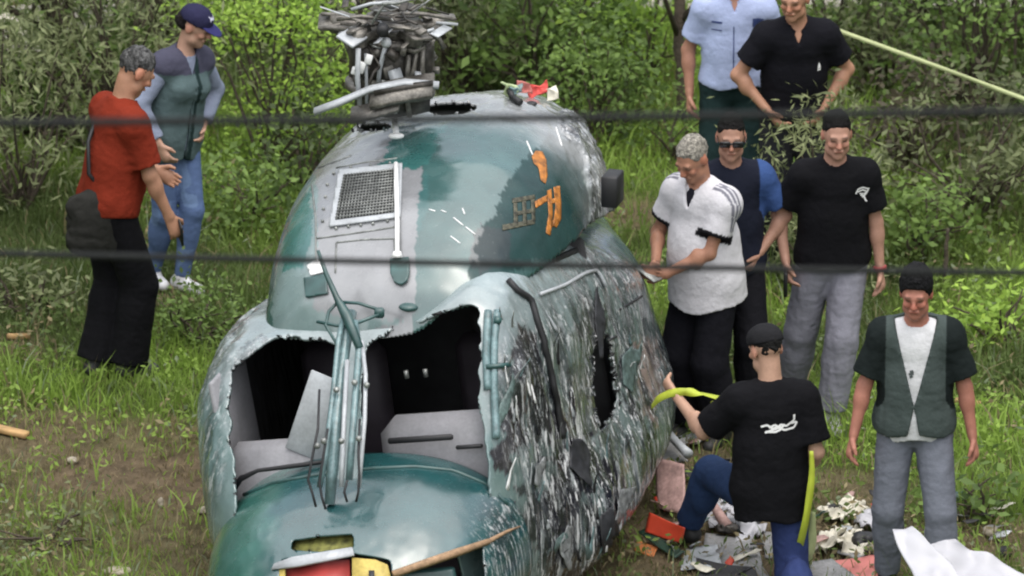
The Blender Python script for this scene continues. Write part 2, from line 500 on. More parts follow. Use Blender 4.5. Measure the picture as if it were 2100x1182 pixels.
M['orange'] = mat('orange_lettering', (.33, .12, .018), .5, var=.55, vscale=30)
M['olive'] = mat('scuffed_lettering', (.05, .048, .03), .6, var=.8, vscale=40)
M['yellow'] = mat('yellow_frame_paint', (.44, .34, .09), .5, var=.2, vscale=10, var2=.15)
M['red'] = mat('red_panel_paint', (.36, .05, .045), .45, var=.25, vscale=8)
M['tan'] = mat('bare_composite_edge', (.30, .19, .11), .75, var=.3, vscale=14, var2=.25)

jit = lambda V, a, f=14: (np.stack([fbm(V * f, 3, 21), fbm(V * f, 3, 31)], 1) - .5) * a

def region(px, poly): return in_poly(px, np.array(poly, float))
def softmask(V, poly, a=40, f=10): return region(project(hpa(V)) + jit(V, a * 1.5, f) + jit(V + 3, a * .9, f * 4), poly)

def shell(name, V, F, holes, col, wear, m, jag=10, base=None, matte=None):
    W = hpa(V); W2, F2, used, bvh = cut_holes(W, F, holes, jag, None if base is None else vnormals(hpa(base), F))
    o = link(name, mesh_np(name, W2, F2, True, col[used], {'wear': wear[used], 'matte': np.zeros(used.sum()) if matte is None else matte[used]}), m, heli, True)
    o.data.materials.append(M['lining'])
    sd = o.modifiers.new("skin_thickness", 'SOLIDIFY'); sd.thickness = .014; sd.offset = -1; sd.material_offset = 1; sd.material_offset_rim = 0
    return o, bvh

# ---- dents and crumpling (local frame), then colour of the skin, with the dark of a recess painted in
def crumple(V, F, amp, f, seed):
    N = vnormals(V, F); n = fbm(V * np.asarray(f), 4, seed); r = 1 - np.abs(2 * n - 1)
    return V + N * ((r - .6) * amp)[:, None]

port = sstep(.62, .80, cabV[:, 0]) * sstep(.18, .45, cabV[:, 1])
star = sstep(-.60, -.74, cabV[:, 0]) * sstep(.0, .2, cabV[:, 1])
hi_ = sstep(1.25, 1.45, cabV[:, 2])
cabC = cabV.copy()
cabV = crumple(cabV, cabF, (.075 * port * (1 - .7 * hi_) + .04 * star), (5, 5, 1.3), 40)
cabV = crumple(cabV, cabF, (.017 * port * (1 - .6 * hi_) + .012 * star), (24, 24, 3.2), 44)
cabV = crumple(cabV, cabF, .012 + 0 * port, (4, 4, 4), 48)
px = project(hpa(cabC))
col = np.tile(np.array([.12, .178, .178]), (len(cabV), 1))
t = fbm(cabC * 3, 3, 60); col = col * (1 - .35 * sstep(.5, .62, t))[:, None] + np.array([.08, .15, .15]) * (.35 * sstep(.5, .62, t))[:, None]
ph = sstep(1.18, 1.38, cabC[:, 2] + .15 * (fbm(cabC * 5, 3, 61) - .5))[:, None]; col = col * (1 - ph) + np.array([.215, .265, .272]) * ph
pm = port[:, None] * (1 - hi_[:, None])
col = col * (1 - pm) + np.array([.105, .14, .138]) * pm
k = softmask(cabC, [(1060, 660), (1095, 690), (1105, 760), (1085, 800), (1050, 780), (1048, 720)], 20); col[k] = (.035, .03, .032)  # dark patch painted in for the shade inside a recess
k = softmask(cabC, [(1300, 690), (1335, 700), (1345, 800), (1330, 880), (1300, 840)], 30); col[k] = (.22, .17, .15)
k = softmask(cabC, [(1240, 950), (1290, 930), (1285, 1010), (1245, 1020)], 30); col[k] = (.17, .14, .12)
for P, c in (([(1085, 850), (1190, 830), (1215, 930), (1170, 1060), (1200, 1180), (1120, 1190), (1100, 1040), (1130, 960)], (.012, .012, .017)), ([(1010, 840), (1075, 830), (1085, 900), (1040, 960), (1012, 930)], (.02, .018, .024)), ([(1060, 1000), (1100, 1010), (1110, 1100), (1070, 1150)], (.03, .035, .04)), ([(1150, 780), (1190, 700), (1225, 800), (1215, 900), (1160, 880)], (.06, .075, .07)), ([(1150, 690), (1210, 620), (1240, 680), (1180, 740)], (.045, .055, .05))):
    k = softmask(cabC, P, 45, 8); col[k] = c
wear = np.clip(port * (1 - .75 * hi_) + star * .75, 0, 1)
k = softmask(cabC, [(500, 700), (545, 680), (545, 720), (500, 770), (480, 760)], 30); wear[k] = .9
L_OPEN = [(474, 800), (480, 765), (500, 738), (540, 712), (575, 697), (590, 699), (605, 690), (622, 697), (640, 700), (665, 696), (690, 700), (690, 720), (690, 1070), (482, 1070), (476, 900)]
R_OPEN = [(738, 735), (748, 715), (775, 690), (795, 684), (820, 672), (870, 655), (930, 640), (960, 628), (985, 632), (993, 650), (985, 665), (988, 700), (978, 712), (984, 740), (980, 765), (988, 790), (984, 815), (992, 850), (1002, 900), (1008, 1000), (1010, 1070), (735, 1070)]
OVAL = [(1218, 690), (1238, 680), (1256, 715), (1266, 770), (1264, 825), (1254, 868), (1232, 878), (1218, 845), (1210, 800), (1216, 740)]
wear = wear * (.62 + .38 * sstep(.40, .56, fbm(cabC * np.array((3.2, 3.2, 1.8)), 3, 66)))
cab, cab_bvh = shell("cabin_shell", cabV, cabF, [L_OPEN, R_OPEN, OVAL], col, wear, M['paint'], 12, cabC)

# ---- engine cowling
cwC = cowV.copy()
edge_r = softmask(cwC, [(1150, 235), (1200, 235), (1290, 300), (1290, 520), (1206, 520), (1208, 400), (1190, 320), (1150, 270)], 16).astype(float)
edge_l = sstep(-.60, -.72, cwC[:, 0]) * sstep(2.2, 1.6, cwC[:, 2])
top_d = sstep(1.7, 2.1, cwC[:, 1])
cowV = crumple(cowV, cowF, .05 * edge_r + .03 * edge_l + .03 * top_d, (9, 9, 4), 70)
cowV = crumple(cowV, cowF, .012 * np.ones(len(cowV)), (3, 3, 3), 72)
px = project(hpa(cwC))
col = np.tile(np.array([.034, .086, .084]), (len(cowV), 1))
col[softmask(cwC, [(560, 700), (560, 200), (800, 200), (868, 345), (855, 470), (848, 700)], 14, 6)] = (.185, .19, .20)
col[softmask(cwC, [(560, 700), (560, 360), (600, 330), (655, 370), (650, 520), (640, 640), (840, 665), (560, 700)], 14, 6)] = (.14, .20, .20)
col[softmask(cwC, [(636, 388), (640, 480), (628, 545), (578, 560), (585, 470), (612, 415)], 18)] = (.035, .13, .12)
col[softmask(cwC, [(800, 262), (905, 225), (930, 245), (900, 300), (868, 348), (778, 346), (800, 310)], 26)] = (.03, .11, .105)
col[softmask(cwC, [(858, 420), (872, 350), (880, 400), (868, 470), (858, 480)], 12)] = (.035, .10, .10)
dark_ = np.zeros(len(cowV)); k_dark = softmask(cwC, [(1062, 350), (1125, 275), (1185, 285), (1206, 400), (1208, 520), (1100, 540), (985, 590), (955, 575), (1000, 480), (1025, 410)], 30); dark_[k_dark] = 1  # dark paint patch, gloss cut to stand in for dark reflected trees
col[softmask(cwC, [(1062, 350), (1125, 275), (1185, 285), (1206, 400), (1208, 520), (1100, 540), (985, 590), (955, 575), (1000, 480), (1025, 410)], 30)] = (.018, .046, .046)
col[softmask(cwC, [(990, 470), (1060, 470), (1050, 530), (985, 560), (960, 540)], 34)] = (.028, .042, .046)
col[softmask(cwC, [(1180, 230), (1260, 300), (1260, 500), (1205, 490), (1203, 400), (1185, 310), (1150, 270)], 14)] = (.27, .32, .31)
k = sstep(1.75, 2.15, cwC[:, 1] + .5 * (fbm(cwC * 4, 3, 77) - .5))[:, None]; col = col * (1 - k) + np.array((.22, .23, .235)) * k
wear = np.clip(edge_r * .8 + edge_l * .8, 0, 1)
H1 = [(870, 226), (878, 216), (905, 212), (950, 210), (978, 217), (975, 226), (950, 234), (905, 238)]
H2 = [(715, 262), (735, 254), (795, 252), (808, 262), (770, 270), (725, 270)]
cow, cow_bvh = shell("engine_cowling", cowV, cowF, [H1, H2], col, wear, M['paint'], 3, None, dark_ * .85)

# ---- nose fairing
nsC = noseV.copy(); col = np.tile(np.array([.014, .062, .066]), (len(noseV), 1))
noseV = crumple(noseV, noseF, .02 * sstep(.2, -.5, nsC[:, 1]), (3.2, 3.2, 3.2), 80)
k = sstep(-.22, -.42, nsC[:, 0] + (fbm(nsC * 7, 3, 83) - .5) * .25)[:, None]; col = col * (1 - k) + np.array([.03, .105, .088]) * k
NH = [(596, 1128), (600, 1106), (660, 1098), (724, 1093), (726, 1122), (660, 1131)]
wear = np.clip(sstep(.62, .75, nsC[:, 0]) * .6 + sstep(-.62, -.75, nsC[:, 0]) * .5, 0, 1)
nose, nose_bvh = shell("nose_fairing", noseV, noseF, [NH, [(560, 1400), (575, 1150), (722, 1132), (800, 1150), (805, 1178), (990, 1112), (1010, 1400)]], col, wear, M['gloss'], 3)

def child(mb, name, m, smooth=True, parent=None): return mb.build(name, m, heli if parent is None else parent, smooth)
def child_np(name, V, F, m, thick=0.0, smooth=True, parent=None):
    par = heli if parent is None else parent
    me = mesh_np(name, V, F, smooth); o = bpy.data.objects.new(name, me); COL.objects.link(o); o.parent = par
    me.transform(wmat(par).inverted()); me.materials.append(m)
    if thick: sd = o.modifiers.new("thickness", 'SOLIDIFY'); sd.thickness = thick; sd.offset = 1
    return o
def hbox(mb, u, v, z, su, sv, sz, bev=.02, rx=0, rz=0, ry=0):
    R = np.stack([hp(1, 0, 0) - hp(0, 0, 0), hp(0, 1, 0) - hp(0, 0, 0), hp(0, 0, 1) - hp(0, 0, 0)], 1)
    mb.box(hp(u, v, z), su, sv, sz, R @ rotm('Z', rz) @ rotm('X', rx) @ rotm('Y', ry), bev); return mb
# ---- cabin interior
child(hbox(MB(), 0, 1.3, .12, 1.5, 2.3, .05), "cabin_floor", M['trim_dark'])
child(hbox(MB(), 0, 1.9, .85, 1.6, .05, 1.25), "rear_bulkhead", M['lining'])
mb = hbox(MB(), .40, .44, .80, .66, .20, .56, .085, rx=-.18)
ip = child(mb, "instrument_panel", M['trim'])
child(hbox(hbox(MB(), .32, .325, 1.0, .34, .02, .03, .008, rx=-.18), .56, .335, .94, .14, .02, .02, .006), "instrument_slot", M['black'], True, ip)
mb = hbox(MB(), -.40, .36, .74, .62, .26, .56, .06, rx=-.35)
child(mb, "left_console", M['trim'])
mb = MB(); mb.tube([hp(-.66, .20, .84), hp(-.60, .2, .90), hp(-.50, .19, .94), hp(-.3, .18, .955), hp(-.08, .18, .97)], [.02, .016, .010, .012, .010], 6)
child(mb, "torn_edge_trim", M['black'])
child(hbox(MB(), -.735, .62, .95, .03, .5, .8, .01), "side_lining_panel", M['trim'])
child(hbox(MB(), -.20, .34, 1.15, .20, .012, .42, .004, ry=.45, rx=-.2), "loose_trim_sheet", M['pale'])
for u in (-.38, .45):
    st = child(hbox(MB(), u, 1.05, .50, .46, .46, .14, .06), "seat", M['trim_dark'])
    child(hbox(MB(), u, 1.30, .86, .46, .13, .68, .06, rx=-.15), "seat_back", M['trim_dark'], True, st)
    child(hbox(MB(), u, 1.36, 1.25, .26, .10, .16, .045), "headrest", M['lining'], True, st)
child(hbox(MB(), .62, .62, .80, .14, .30, .60, .07, rx=.2), "door_pocket", M['trim_dark'])
for u in (.2, .3): child(MB().tube([hp(u, .62, 1.22), hp(u, .62, 1.26)], .012), "overhead_switch", M['steel'])

# ---- windscreen centre post: a bundle of tubes, wipers and the wire cutter above it
def front(px, py, out=.0):                  # a point just ahead of the windscreen plane of the wreck
    pts = [(900, -.10), (1040, -.22), (800, .16), (700, .36), (640, .50), (520, .62)]
    pts = sorted(pts); v = np.interp(py, [p[0] for p in pts], [p[1] for p in pts]) - out
    d = ray(px, py); o = hp(0, v, 0); t = ((o - CAM) @ VS) / (d @ VS); return CAM + d * t
def fline(P, out=0.0): return [front(x, y, out) for x, y in P]
mb = MB(); mb.tube(fline([(676, 1035), (682, 960), (690, 860), (700, 760), (712, 680), (722, 640)]), [.026, .03, .031, .031, .03, .026], 10)
post = child(mb, "centre_post", M['teal'])
for P, r, m in (([(655, 1000), (668, 930), (684, 800), (694, 700), (704, 650)], .014, 'teal'), ([(716, 985), (722, 900), (730, 800), (736, 720), (728, 660)], .018, 'teal'),
                ([(736, 1000), (742, 930), (748, 860), (750, 770), (742, 700)], .011, 'pale'), ([(700, 1000), (703, 930), (706, 850), (712, 740)], .012, 'pale')):
    child(MB().tube(fline(P, .05), r, 8), "post_tube", M[m], True, post)
for P in ([(648, 1040), (640, 1010), (632, 985), (640, 940), (652, 880), (655, 800)], [(668, 1045), (660, 1020), (655, 990), (664, 930), (672, 880)], [(730, 1030), (735, 1010), (737, 980), (735, 930), (738, 860)], [(712, 1030), (706, 1010), (712, 985)]):
    child(MB().tube(fline(P, .09), .007, 6), "wiper_arm", M['black'], True, post)
for x, y in ((651, 915), (664, 905), (736, 900), (700, 905), (690, 800), (727, 785), (752, 790)): child(MB().ball(front(x, y, .09), .016, 6), "clamp", M['steel'], True, post)
mb = MB(); mb.tube(fline([(652, 514), (668, 560), (690, 610), (712, 650), (738, 715)], .06), [.008, .012, .016, .03, .02], 8)
wc = child(mb, "wire_cutter", M['teal_dark'])
for P in ([(700, 620), (735, 622), (785, 638)], [(778, 645), (735, 662), (690, 668), (650, 660)], [(694, 618), (674, 640), (668, 668), (690, 705)]):
    child(MB().tube(fline(P, .05), .0085, 6), "brace_rod", M['teal_dark'], True, wc)
child(MB().box(front(778, 642, .04), .05, .04, .05, None, .01), "brace_foot", M['teal_dark'], True, wc)

# ---- fittings on the cowling
V, F = patch_px(cow_bvh, [(697, 352), (826, 338), (822, 448), (676, 468)], 5, .003); gf = child_np("grille_frame", V, F, M['pale'], .010)
V, F = patch_px(cow_bvh, [(708, 363), (815, 351), (809, 440), (690, 455)], 5, .014); gb = child_np("grille_backing", V, F, M['black'], .002)
mesh_bm = MB()
for i in range(18):
    f = (i + .5) / 18
    a, b = np.array((708, 363)) * (1 - f) + np.array((815, 351)) * f, np.array((690, 455)) * (1 - f) + np.array((809, 440)) * f
    seam(mesh_bm, cow_bvh, [a, b], .0035, .019, 4, 24)
for i in range(15):
    f = (i + .5) / 15
    a, b = np.array((708, 363)) * (1 - f) + np.array((690, 455)) * f, np.array((815, 351)) * (1 - f) + np.array((809, 440)) * f
    seam(mesh_bm, cow_bvh, [a, b], .0035, .021, 4, 24)
child(mesh_bm, "grille_wire", M['steel'], False, gf)
mb = MB()
for x, y in [(672, 380), (668, 405), (664, 430), (662, 455), (690, 470), (715, 466), (740, 463), (765, 460), (795, 455), (685, 357), (720, 345), (760, 341), (800, 336)]:
    p = on_surf(cow_bvh, x, y, .004)
    if p is not None: child(MB().ball(p, .009, 4), "rivet", M['steel'])
for P in ([(648, 490), (720, 480), (812, 466)], [(690, 498), (745, 492), (808, 490), (812, 530)], [(690, 498), (688, 560)], [(640, 380), (648, 450), (648, 560)], [(690, 345), (740, 335), (815, 325)], [(640, 350), (720, 320)]):
    mb = MB(); seam(mb, cow_bvh, P, .005, .001)
    if mb.n: child(mb, "panel_seam", M['steel'])
mb = MB()
P = [on_surf(cow_bvh, x, y, .03) for x, y in ((815, 345), (816, 400), (817, 460), (818, 524))]
mb.tube(P, .012, 8); rod = child(mb, "white_stay_rod", M['white'])
child(MB().disc(P[-1] - np.array([0, .01, .01]), .03, .03, (0, .3, 1), 12, .018), "rod_foot", M['white'], True, rod)
P = [on_surf(cow_bvh, x, y, .05) for x, y in ((815, 262), (817, 292))]
mb = MB(); mb.tube(P, .016, 8); pr = child(mb, "static_probe", M['white'])
mb = MB(); mb.ball(on_surf(cow_bvh, 818, 297, .05), (.040, .026, .016), 8); child(mb, "probe_foot", M['white'], True, pr)
mb = MB(); mb.tube([on_surf(cow_bvh, 790, 258, .04), on_surf(cow_bvh, 848, 252, .04)], .008, 6); child(mb, "probe_crossbar", M['white'], True, pr)
V, F = patch_px(cow_bvh, [(802, 536), (840, 532), (841, 565), (836, 580), (824, 588), (810, 582), (803, 566)], 4, .004); child_np("latch_cover", V, F, M['teal_dark'], .02)
V, F = patch_px(cow_bvh, [(626, 573), (670, 565), (674, 604), (630, 612)], 4, .004); child_np("access_hatch", V, F, M['teal_dark'], .012)
V, F = patch_px(cow_bvh, [(632, 548), (655, 535), (668, 560), (640, 568)], 4, .004); child_np("white_bracket", V, F, M['white'], .012)
mb = MB(); p = on_surf(cow_bvh, 838, 630, .0)
if p is not None: mb.ball(p, (.05, .04, .02), 8); child(mb, "filler_cap", M['teal_dark'])
# scratches that show as short white gouges
mb = MB()
for P in ([(930, 447), (950, 463)], [(955, 466), (975, 482)], [(924, 485), (944, 500)], [(905, 432), (915, 436)], [(880, 430), (893, 434)], [(948, 428), (953, 440)], [(1080, 290), (1092, 318)], [(1140, 262), (1152, 300)]):
    mb = MB(); seam(mb, cow_bvh, P, .004, .001, 5, 6)
    if mb.n: child(mb, "paint_gouge", M['white'])
# lettering left on the cowling
for nm, mt, polys in (("lettering", 'orange', [[(1090, 322), (1098, 310), (1112, 312), (1120, 330), (1122, 362), (1118, 378), (1108, 370), (1104, 345), (1094, 336)],
        [(1121, 392), (1130, 388), (1133, 440), (1128, 484), (1118, 478), (1124, 440)], [(1134, 385), (1147, 382), (1150, 420), (1150, 450), (1140, 468), (1133, 462), (1138, 425)],
        [(1096, 414), (1122, 400), (1123, 412), (1098, 428)], [(1126, 455), (1146, 446), (1144, 458), (1126, 470)], [(1128, 410), (1148, 404), (1148, 412), (1128, 420)]]),
        ("faded_lettering", 'olive', [[(1050, 408), (1096, 400), (1097, 409), (1050, 418)], [(1052, 418), (1060, 417), (1062, 462), (1053, 466)], [(1070, 414), (1078, 413), (1080, 460), (1072, 462)], [(1088, 410), (1096, 409), (1097, 452), (1090, 456)],
        [(1052, 436), (1097, 428), (1097, 436), (1053, 444)], [(1030, 462), (1097, 450), (1096, 460), (1030, 474)]])):
    for P in polys:
        V, F = patch_px(cow_bvh, P, 4, .003)
        if len(F): child_np(nm, V, F, M[mt], .001)
# black exhaust box on the port side of the cowling, and brackets on its top
c = at_y(1256, 387, hp(.9, 1.9, 1.9)[1])
child(MB().box(c, .085, .14, .165, rotm('Z', -PSI), .007), "exhaust_box", M['black'], False)
mb = MB(); p = on_surf(cow_bvh, 1050, 208, .02); q = on_surf(cow_bvh, 1066, 218, .02); r = on_surf(cow_bvh, 1040, 200, .05)
for a, b in ((p, q), (p, r)):
    if a is not None and b is not None: mb.tube([a, b], .018, 6)
if mb.n: child(mb, "roof_bracket", M['black'])
mb = MB(); p = on_surf(cow_bvh, 1090, 213, .0)
if p is not None: mb.ball(p, (.03, .03, .012), 6); child(mb, "roof_plug", M['black'])

# ---- port shoulder: intake fairing over the door, door post and dark door gap
def shoulder_pt(px, py, u): # on the vertical plane u = const of the wreck
    d = ray(px, py); o = hp(u, 0, 0); n = np.cross(hp(0, 1, 0) - hp(0, 0, 0), hp(0, 0, 1) - hp(0, 0, 0)); t = ((o - CAM) @ n) / (d @ n); return CAM + d * t
def cab_line(pts, lift): return [p for p in (on_surf(cab_bvh, x, y, lift) for x, y in pts) if p is not None]
mb = MB(); seam(mb, cab_bvh, [(1120, 540), (1180, 515)], .016, .004); 
if mb.n: child(mb, "fairing_slot", M['black'])
mb = MB()
for P in ([(1018, 640), (1012, 700), (1012, 800), (1016, 900)], [(1000, 640), (996, 720), (1000, 800)]): seam(mb, cab_bvh, P, .02, .01, 8)
child(mb, "door_post_tube", M['teal'])
for P, r in (([(995, 755), (1040, 752)], .013), ([(1010, 660), (1022, 664)], .02)):
    mb = MB(); seam(mb, cab_bvh, P, r, .03)
    if mb.n: child(mb, "post_clamp", M['teal_dark'])
mb = MB(); seam(mb, cab_bvh, [(1040, 578), (1060, 600), (1086, 615), (1096, 650), (1112, 700), (1125, 760), (1140, 830), (1150, 900)], .017, .012, 6)
child(mb, "door_gap_shade", M['black'])  # raised black bead stands in for the dark of the door gap
mb = MB(); seam(mb, cab_bvh, [(1105, 605), (1160, 585), (1200, 560), (1222, 555), (1240, 590)], .010, .01); child(mb, "door_frame_rail", M['pale'])
mb = MB(); seam(mb, cab_bvh, [(1270, 635), (1315, 608)], .006, .006); seam(mb, cab_bvh, [(1245, 700), (1262, 690)], .006, .006)
if mb.n: child(mb, "skin_crack", M['black'])
# torn flaps of skin standing off the port flank
M['skin_green'] = mat('scraped_green_paint', (.085, .125, .12), .45, .1, var=.45, vscale=26, var2=.3, v2scale=110)
M['skin_grey'] = mat('scraped_bare_skin', (.22, .23, .235), .42, .35, var=.5, vscale=26, var2=.3, v2scale=110)
M['skin_dark'] = mat('sooted_skin', (.018, .019, .023), .6, var=.5, vscale=26)
trng = np.random.default_rng(11); k = 0
for i in range(90):
    x, y = trng.uniform(1015, 1320), trng.uniform(640, 1160)
    p = on_surf(cab_bvh, x, y, .0)
    if p is None or k >= 46 or (1200 < x < 1280 and 660 < y < 930): continue
    L, w = trng.uniform(.05, .20), trng.uniform(.003, .012)
    dv = np.array([trng.normal(0, .22), trng.normal(0, .1), 1.0]); dv /= np.linalg.norm(dv)
    out = np.array([.6, -.75, .1]); side = np.cross(dv, out); side /= np.linalg.norm(side)
    pts, n = [], 6
    for j in range(n):
        t = j / (n - 1); c = p + dv * L * (t - .3) + out * (.006 + .035 * t * t * trng.uniform(.3, 1)); ww = w * (1 - .75 * t) * trng.uniform(.7, 1.2)
        pts += [c - side * ww, c + side * ww]
    Fq = np.array([[2 * j, 2 * j + 1, 2 * j + 3, 2 * j + 2] for j in range(n - 1)])
    child_np("torn_skin_strip", np.array(pts), Fq, M[['pale', 'steel', 'white', 'black', 'teal', 'black'][k % 6]], .002); k += 1

prs = np.random.default_rng(19); k = 0
for i in range(60):
    x, y = prs.uniform(1030, 1310), prs.uniform(650, 1150); w, h = prs.uniform(9, 26), prs.uniform(24, 85)
    if k >= 11 or 1205 < x < 1275 and 670 < y < 890: continue
    th = np.sort(prs.uniform(0, 2 * math.pi, 8)); rr = prs.uniform(.55, 1.1, 8); sk_ = prs.uniform(-.35, .1)
    V, F = patch_px(cab_bvh, [(x + math.cos(t) * w * r + math.sin(t) * h * sk_, y + math.sin(t) * h * r) for t, r in zip(th, rr)], 6, prs.uniform(.004, .012))
    if len(F) < 6: continue
    V = V + (np.array([.55, -.8, .2]) * (sstep(.4, .7, fbm(V * 9, 2, 300 + i)) * .018)[:, None]); child_np("torn_skin_panel", V, F, M[('skin_green', 'skin_grey', 'skin_dark', 'skin_green', 'skin_dark', 'skin_grey')[k % 6]], .003); k += 1

# ---- nose: torn slot, painted panels, bare composite edge
def nose_pt(px, py, out=0.0):
    h = nose_bvh.ray_cast(Vector(CAM), Vector(ray(px, py)))
    if h[0] is None: return at_y(px, py, HY - .6)
    return np.array(h[0]) - ray(px, py) * out
def plate(name, P, m, off=.0, th=.012, n=1):
    V = np.array([nose_pt(x, y, off) for x, y in P]); c = V.mean(0)
    T = np.array([[i, (i + 1) % len(V), len(V)] for i in range(len(V))]); return child_np(name, np.vstack([V, c]), T, m, th, False)
plate("slot_lip", [(556, 1168), (562, 1156), (600, 1142), (722, 1122), (726, 1138), (610, 1160)], M['pale'], .02)
plate("yellow_frame_panel", [(722, 1144), (770, 1148), (794, 1158), (800, 1180), (800, 1290), (722, 1290)], M['yellow'], .0, .015)
plate("yellow_frame_panel", [(560, 1172), (584, 1164), (584, 1290), (556, 1290)], M['yellow'], .0, .015)
plate("red_panel", [(586, 1166), (655, 1152), (716, 1148), (722, 1290), (586, 1290)], M['red'], -.04, .015)
plate("black_mark", [(756, 1170), (768, 1170), (768, 1200), (756, 1200)], M['black'], .012, .002)
mb = MB(); P = [nose_pt(x, y, .012) for x, y in ((806, 1178), (870, 1156), (940, 1132), (1003, 1110))]; mb.tube(P, [.020, .022, .022, .016], 5); child(mb, "bare_composite_edge", M['tan'])
mb = MB(); P = [nose_pt(x, y, .012) for x, y in ((1003, 1110), (1040, 1090), (1066, 1080))]; mb.tube(P, [.012, .008, .004], 6); child(mb, "splinter", M['tan'])
plate("slot_backing", [(590, 1136), (596, 1100), (660, 1090), (730, 1086), (732, 1130), (660, 1138)], mat('mossy_grime', (.16, .16, .04), .8, var=.7, vscale=25), -.06, .004)
child(hbox(MB(), 0, -.30, .25, 1.2, .05, .6, .01), "nose_bulkhead", M['teal_dark'])
mb = MB(); seam(mb, nose_bvh, [(490, 1020), (560, 992), (650, 975), (760, 962), (850, 958), (930, 966), (1000, 995), (1040, 1035)], .011, .002); child(mb, "nose_rim", M['teal_dark'])

# ---- rotor mast and mangled hub
YH = float(hp(0, 1.9, 2.1)[1]); pxm = F_PX / ((at_y(810, 200, YH) - CAM) @ FWD)
def hb(px, py, dv=0.0): return at_y(px, py, YH + dv)
hrng = np.random.default_rng(23)
mb = MB(); mb.tube([hb(812, 226), hb(808, 180), hb(800, 20)], [.12, .10, .07], 16); mast = child(mb, "rotor_mast", M['hub_dark'])
mb = MB(); mb.disc(hb(800, 178), .23, .035, (.1, .05, 1), 28); mb.disc(hb(800, 160), .19, .05, (.1, .05, 1), 24); child(mb, "swashplate", M['hub'], False)
mb = MB(); mb.disc(hb(805, 118), .20, .16, (.05, .1, 1), 8); mb.disc(hb(806, 196), .20, .12, (.05, .1, 1), 10); mb.box(hb(752, 120, -.12), .16, .12, .17, rotm('Z', .3), .02); mb.box(hb(860, 128, -.08), .14, .12, .20, rotm('Z', -.2), .02); gearbox = child(mb, "gearbox_housing", M['hub_dark'], False)
mb = MB()
for x, y, sx, sy in ((738, 138, .05, .06), (756, 122, .035, .05), (729, 146, .04, .04)): mb.box(hb(x, y, -.26), sx, .02, sy, rotm('Y', .3), .004)
child(mb, "white_tag_plate", M['white'], False)
mb = MB(); mb.disc(hb(805, 70), .20, .035, (.12, -.05, 1), 10); mb.disc(hb(805, 52), .15, .05, (.1, -.1, 1), 12); hubp = child(mb, "rotor_hub", M['hub'], False)
mb = MB(); mb.disc(hb(785, 62, -.30), .03, .05, (0, 1, .2), 16); child(mb, "bore_hole", M['black'])
for i, a in enumerate(np.radians([178, 235, 300, 20, 95])):
    r0 = hb(800, 52); d = np.array([math.cos(a), math.sin(a), hrng.uniform(-.12, .12)]); L = hrng.uniform(.24, .34)
    mb = MB(); R = frame_from(r0, r0 + d)
    mb.box(r0 + d * .2, .09, .18, .045, R, .006); mb.box(r0 + d * .26 + np.array([0, 0, .04]), .05, .18, .02, R @ rotm('Y', .3), .006); mb.tube([r0 + d * .2 + np.array([0, 0, .02]), r0 + d * L], [.035, .022], 8); mb.disc(r0 + d * (L * .85), .05, .09, (0, 0, 1), 10)
    grip = child(mb, "blade_grip", M['hub'], False)
    mb = MB(); mb.box(r0 + d * L + np.array([0, 0, .01]), .11, .12, .014, R @ rotm('Y', hrng.uniform(-.6, .6)) @ rotm('X', hrng.uniform(-.4, .4)), .002); child(mb, "grip_plate", M['pale' if i % 2 else 'hub'], False, grip)
for i in range(9):
    a = i * .7 + .2; b0 = hb(800, 170) + .20 * np.array([math.cos(a), math.sin(a), 0]); t0 = hb(800, 62) + .24 * np.array([math.cos(a + .25), math.sin(a + .25), hrng.uniform(-.03, .06)])
    mb = MB(); mb.tube([b0, (b0 + t0) / 2 + hrng.normal(0, .012, 3), t0], .013, 6); mb.ball(t0, .028, 5); mb.ball(b0, .026, 5); child(mb, "pitch_link", M['hub' if i % 3 else 'pale'])
for i in range(50):
    x, y = hrng.normal(805, 50), hrng.uniform(2, 100); dv = hrng.uniform(-.28, .2)
    if abs(x - 800) > 135: continue
    c = hb(x, y, dv); mb = MB(); a = hrng.uniform(-.5, .5)
    mb.box(c, hrng.uniform(.06, .2), hrng.uniform(.012, .06), hrng.uniform(.004, .014), rotm('Z', hrng.uniform(0, 3)) @ rotm('Y', a) @ rotm('X', hrng.uniform(-.5, .5)), .003)
    child(mb, "torn_plate", M[['hub', 'hub_dark', 'hub', 'hub_dark', 'pale'][i % 5]], False)
for P in ([(655, 58), (700, 58), (760, 66)], [(700, 75), (735, 50), (780, 20)], [(690, 40), (740, 34), (800, 40)], [(930, 40), (880, 30), (820, 28)], [(830, 98), (850, 106), (872, 96)], [(868, 100), (866, 140), (872, 180)], [(838, 112), (836, 150), (834, 200), (840, 240)],
          [(842, 86), (858, 70), (890, 60)], [(720, 20), (760, 8), (820, 4)], [(912, 100), (900, 80), (870, 70)], [(735, 100), (733, 160), (740, 240)], [(750, 110), (752, 180), (752, 235)]):
    dv = hrng.uniform(-.3, -.1); mb = MB(); mb.tube([hb(x, y, dv) for x, y in P], hrng.uniform(.008, .016), 6); child(mb, "bent_rod", M['hub' if hrng.random() < .6 else 'pale'])
for i in range(30):
    x, y = hrng.normal(800, 55), hrng.uniform(0, 190); L = hrng.uniform(.06, .22); a = hrng.normal(0, 1, 3) * (1, .5, .5 if y < 90 else 1.6); a = a / np.linalg.norm(a) * L / 2; c = hb(min(max(x, 690), 920), y, hrng.uniform(-.3, .1))
    child(MB().tube([c - a, c + a * .2 + hrng.normal(0, .012, 3), c + a], hrng.uniform(.004, .010), 5), "bent_rod", M[['hub', 'steel', 'hub_dark'][i % 3]])
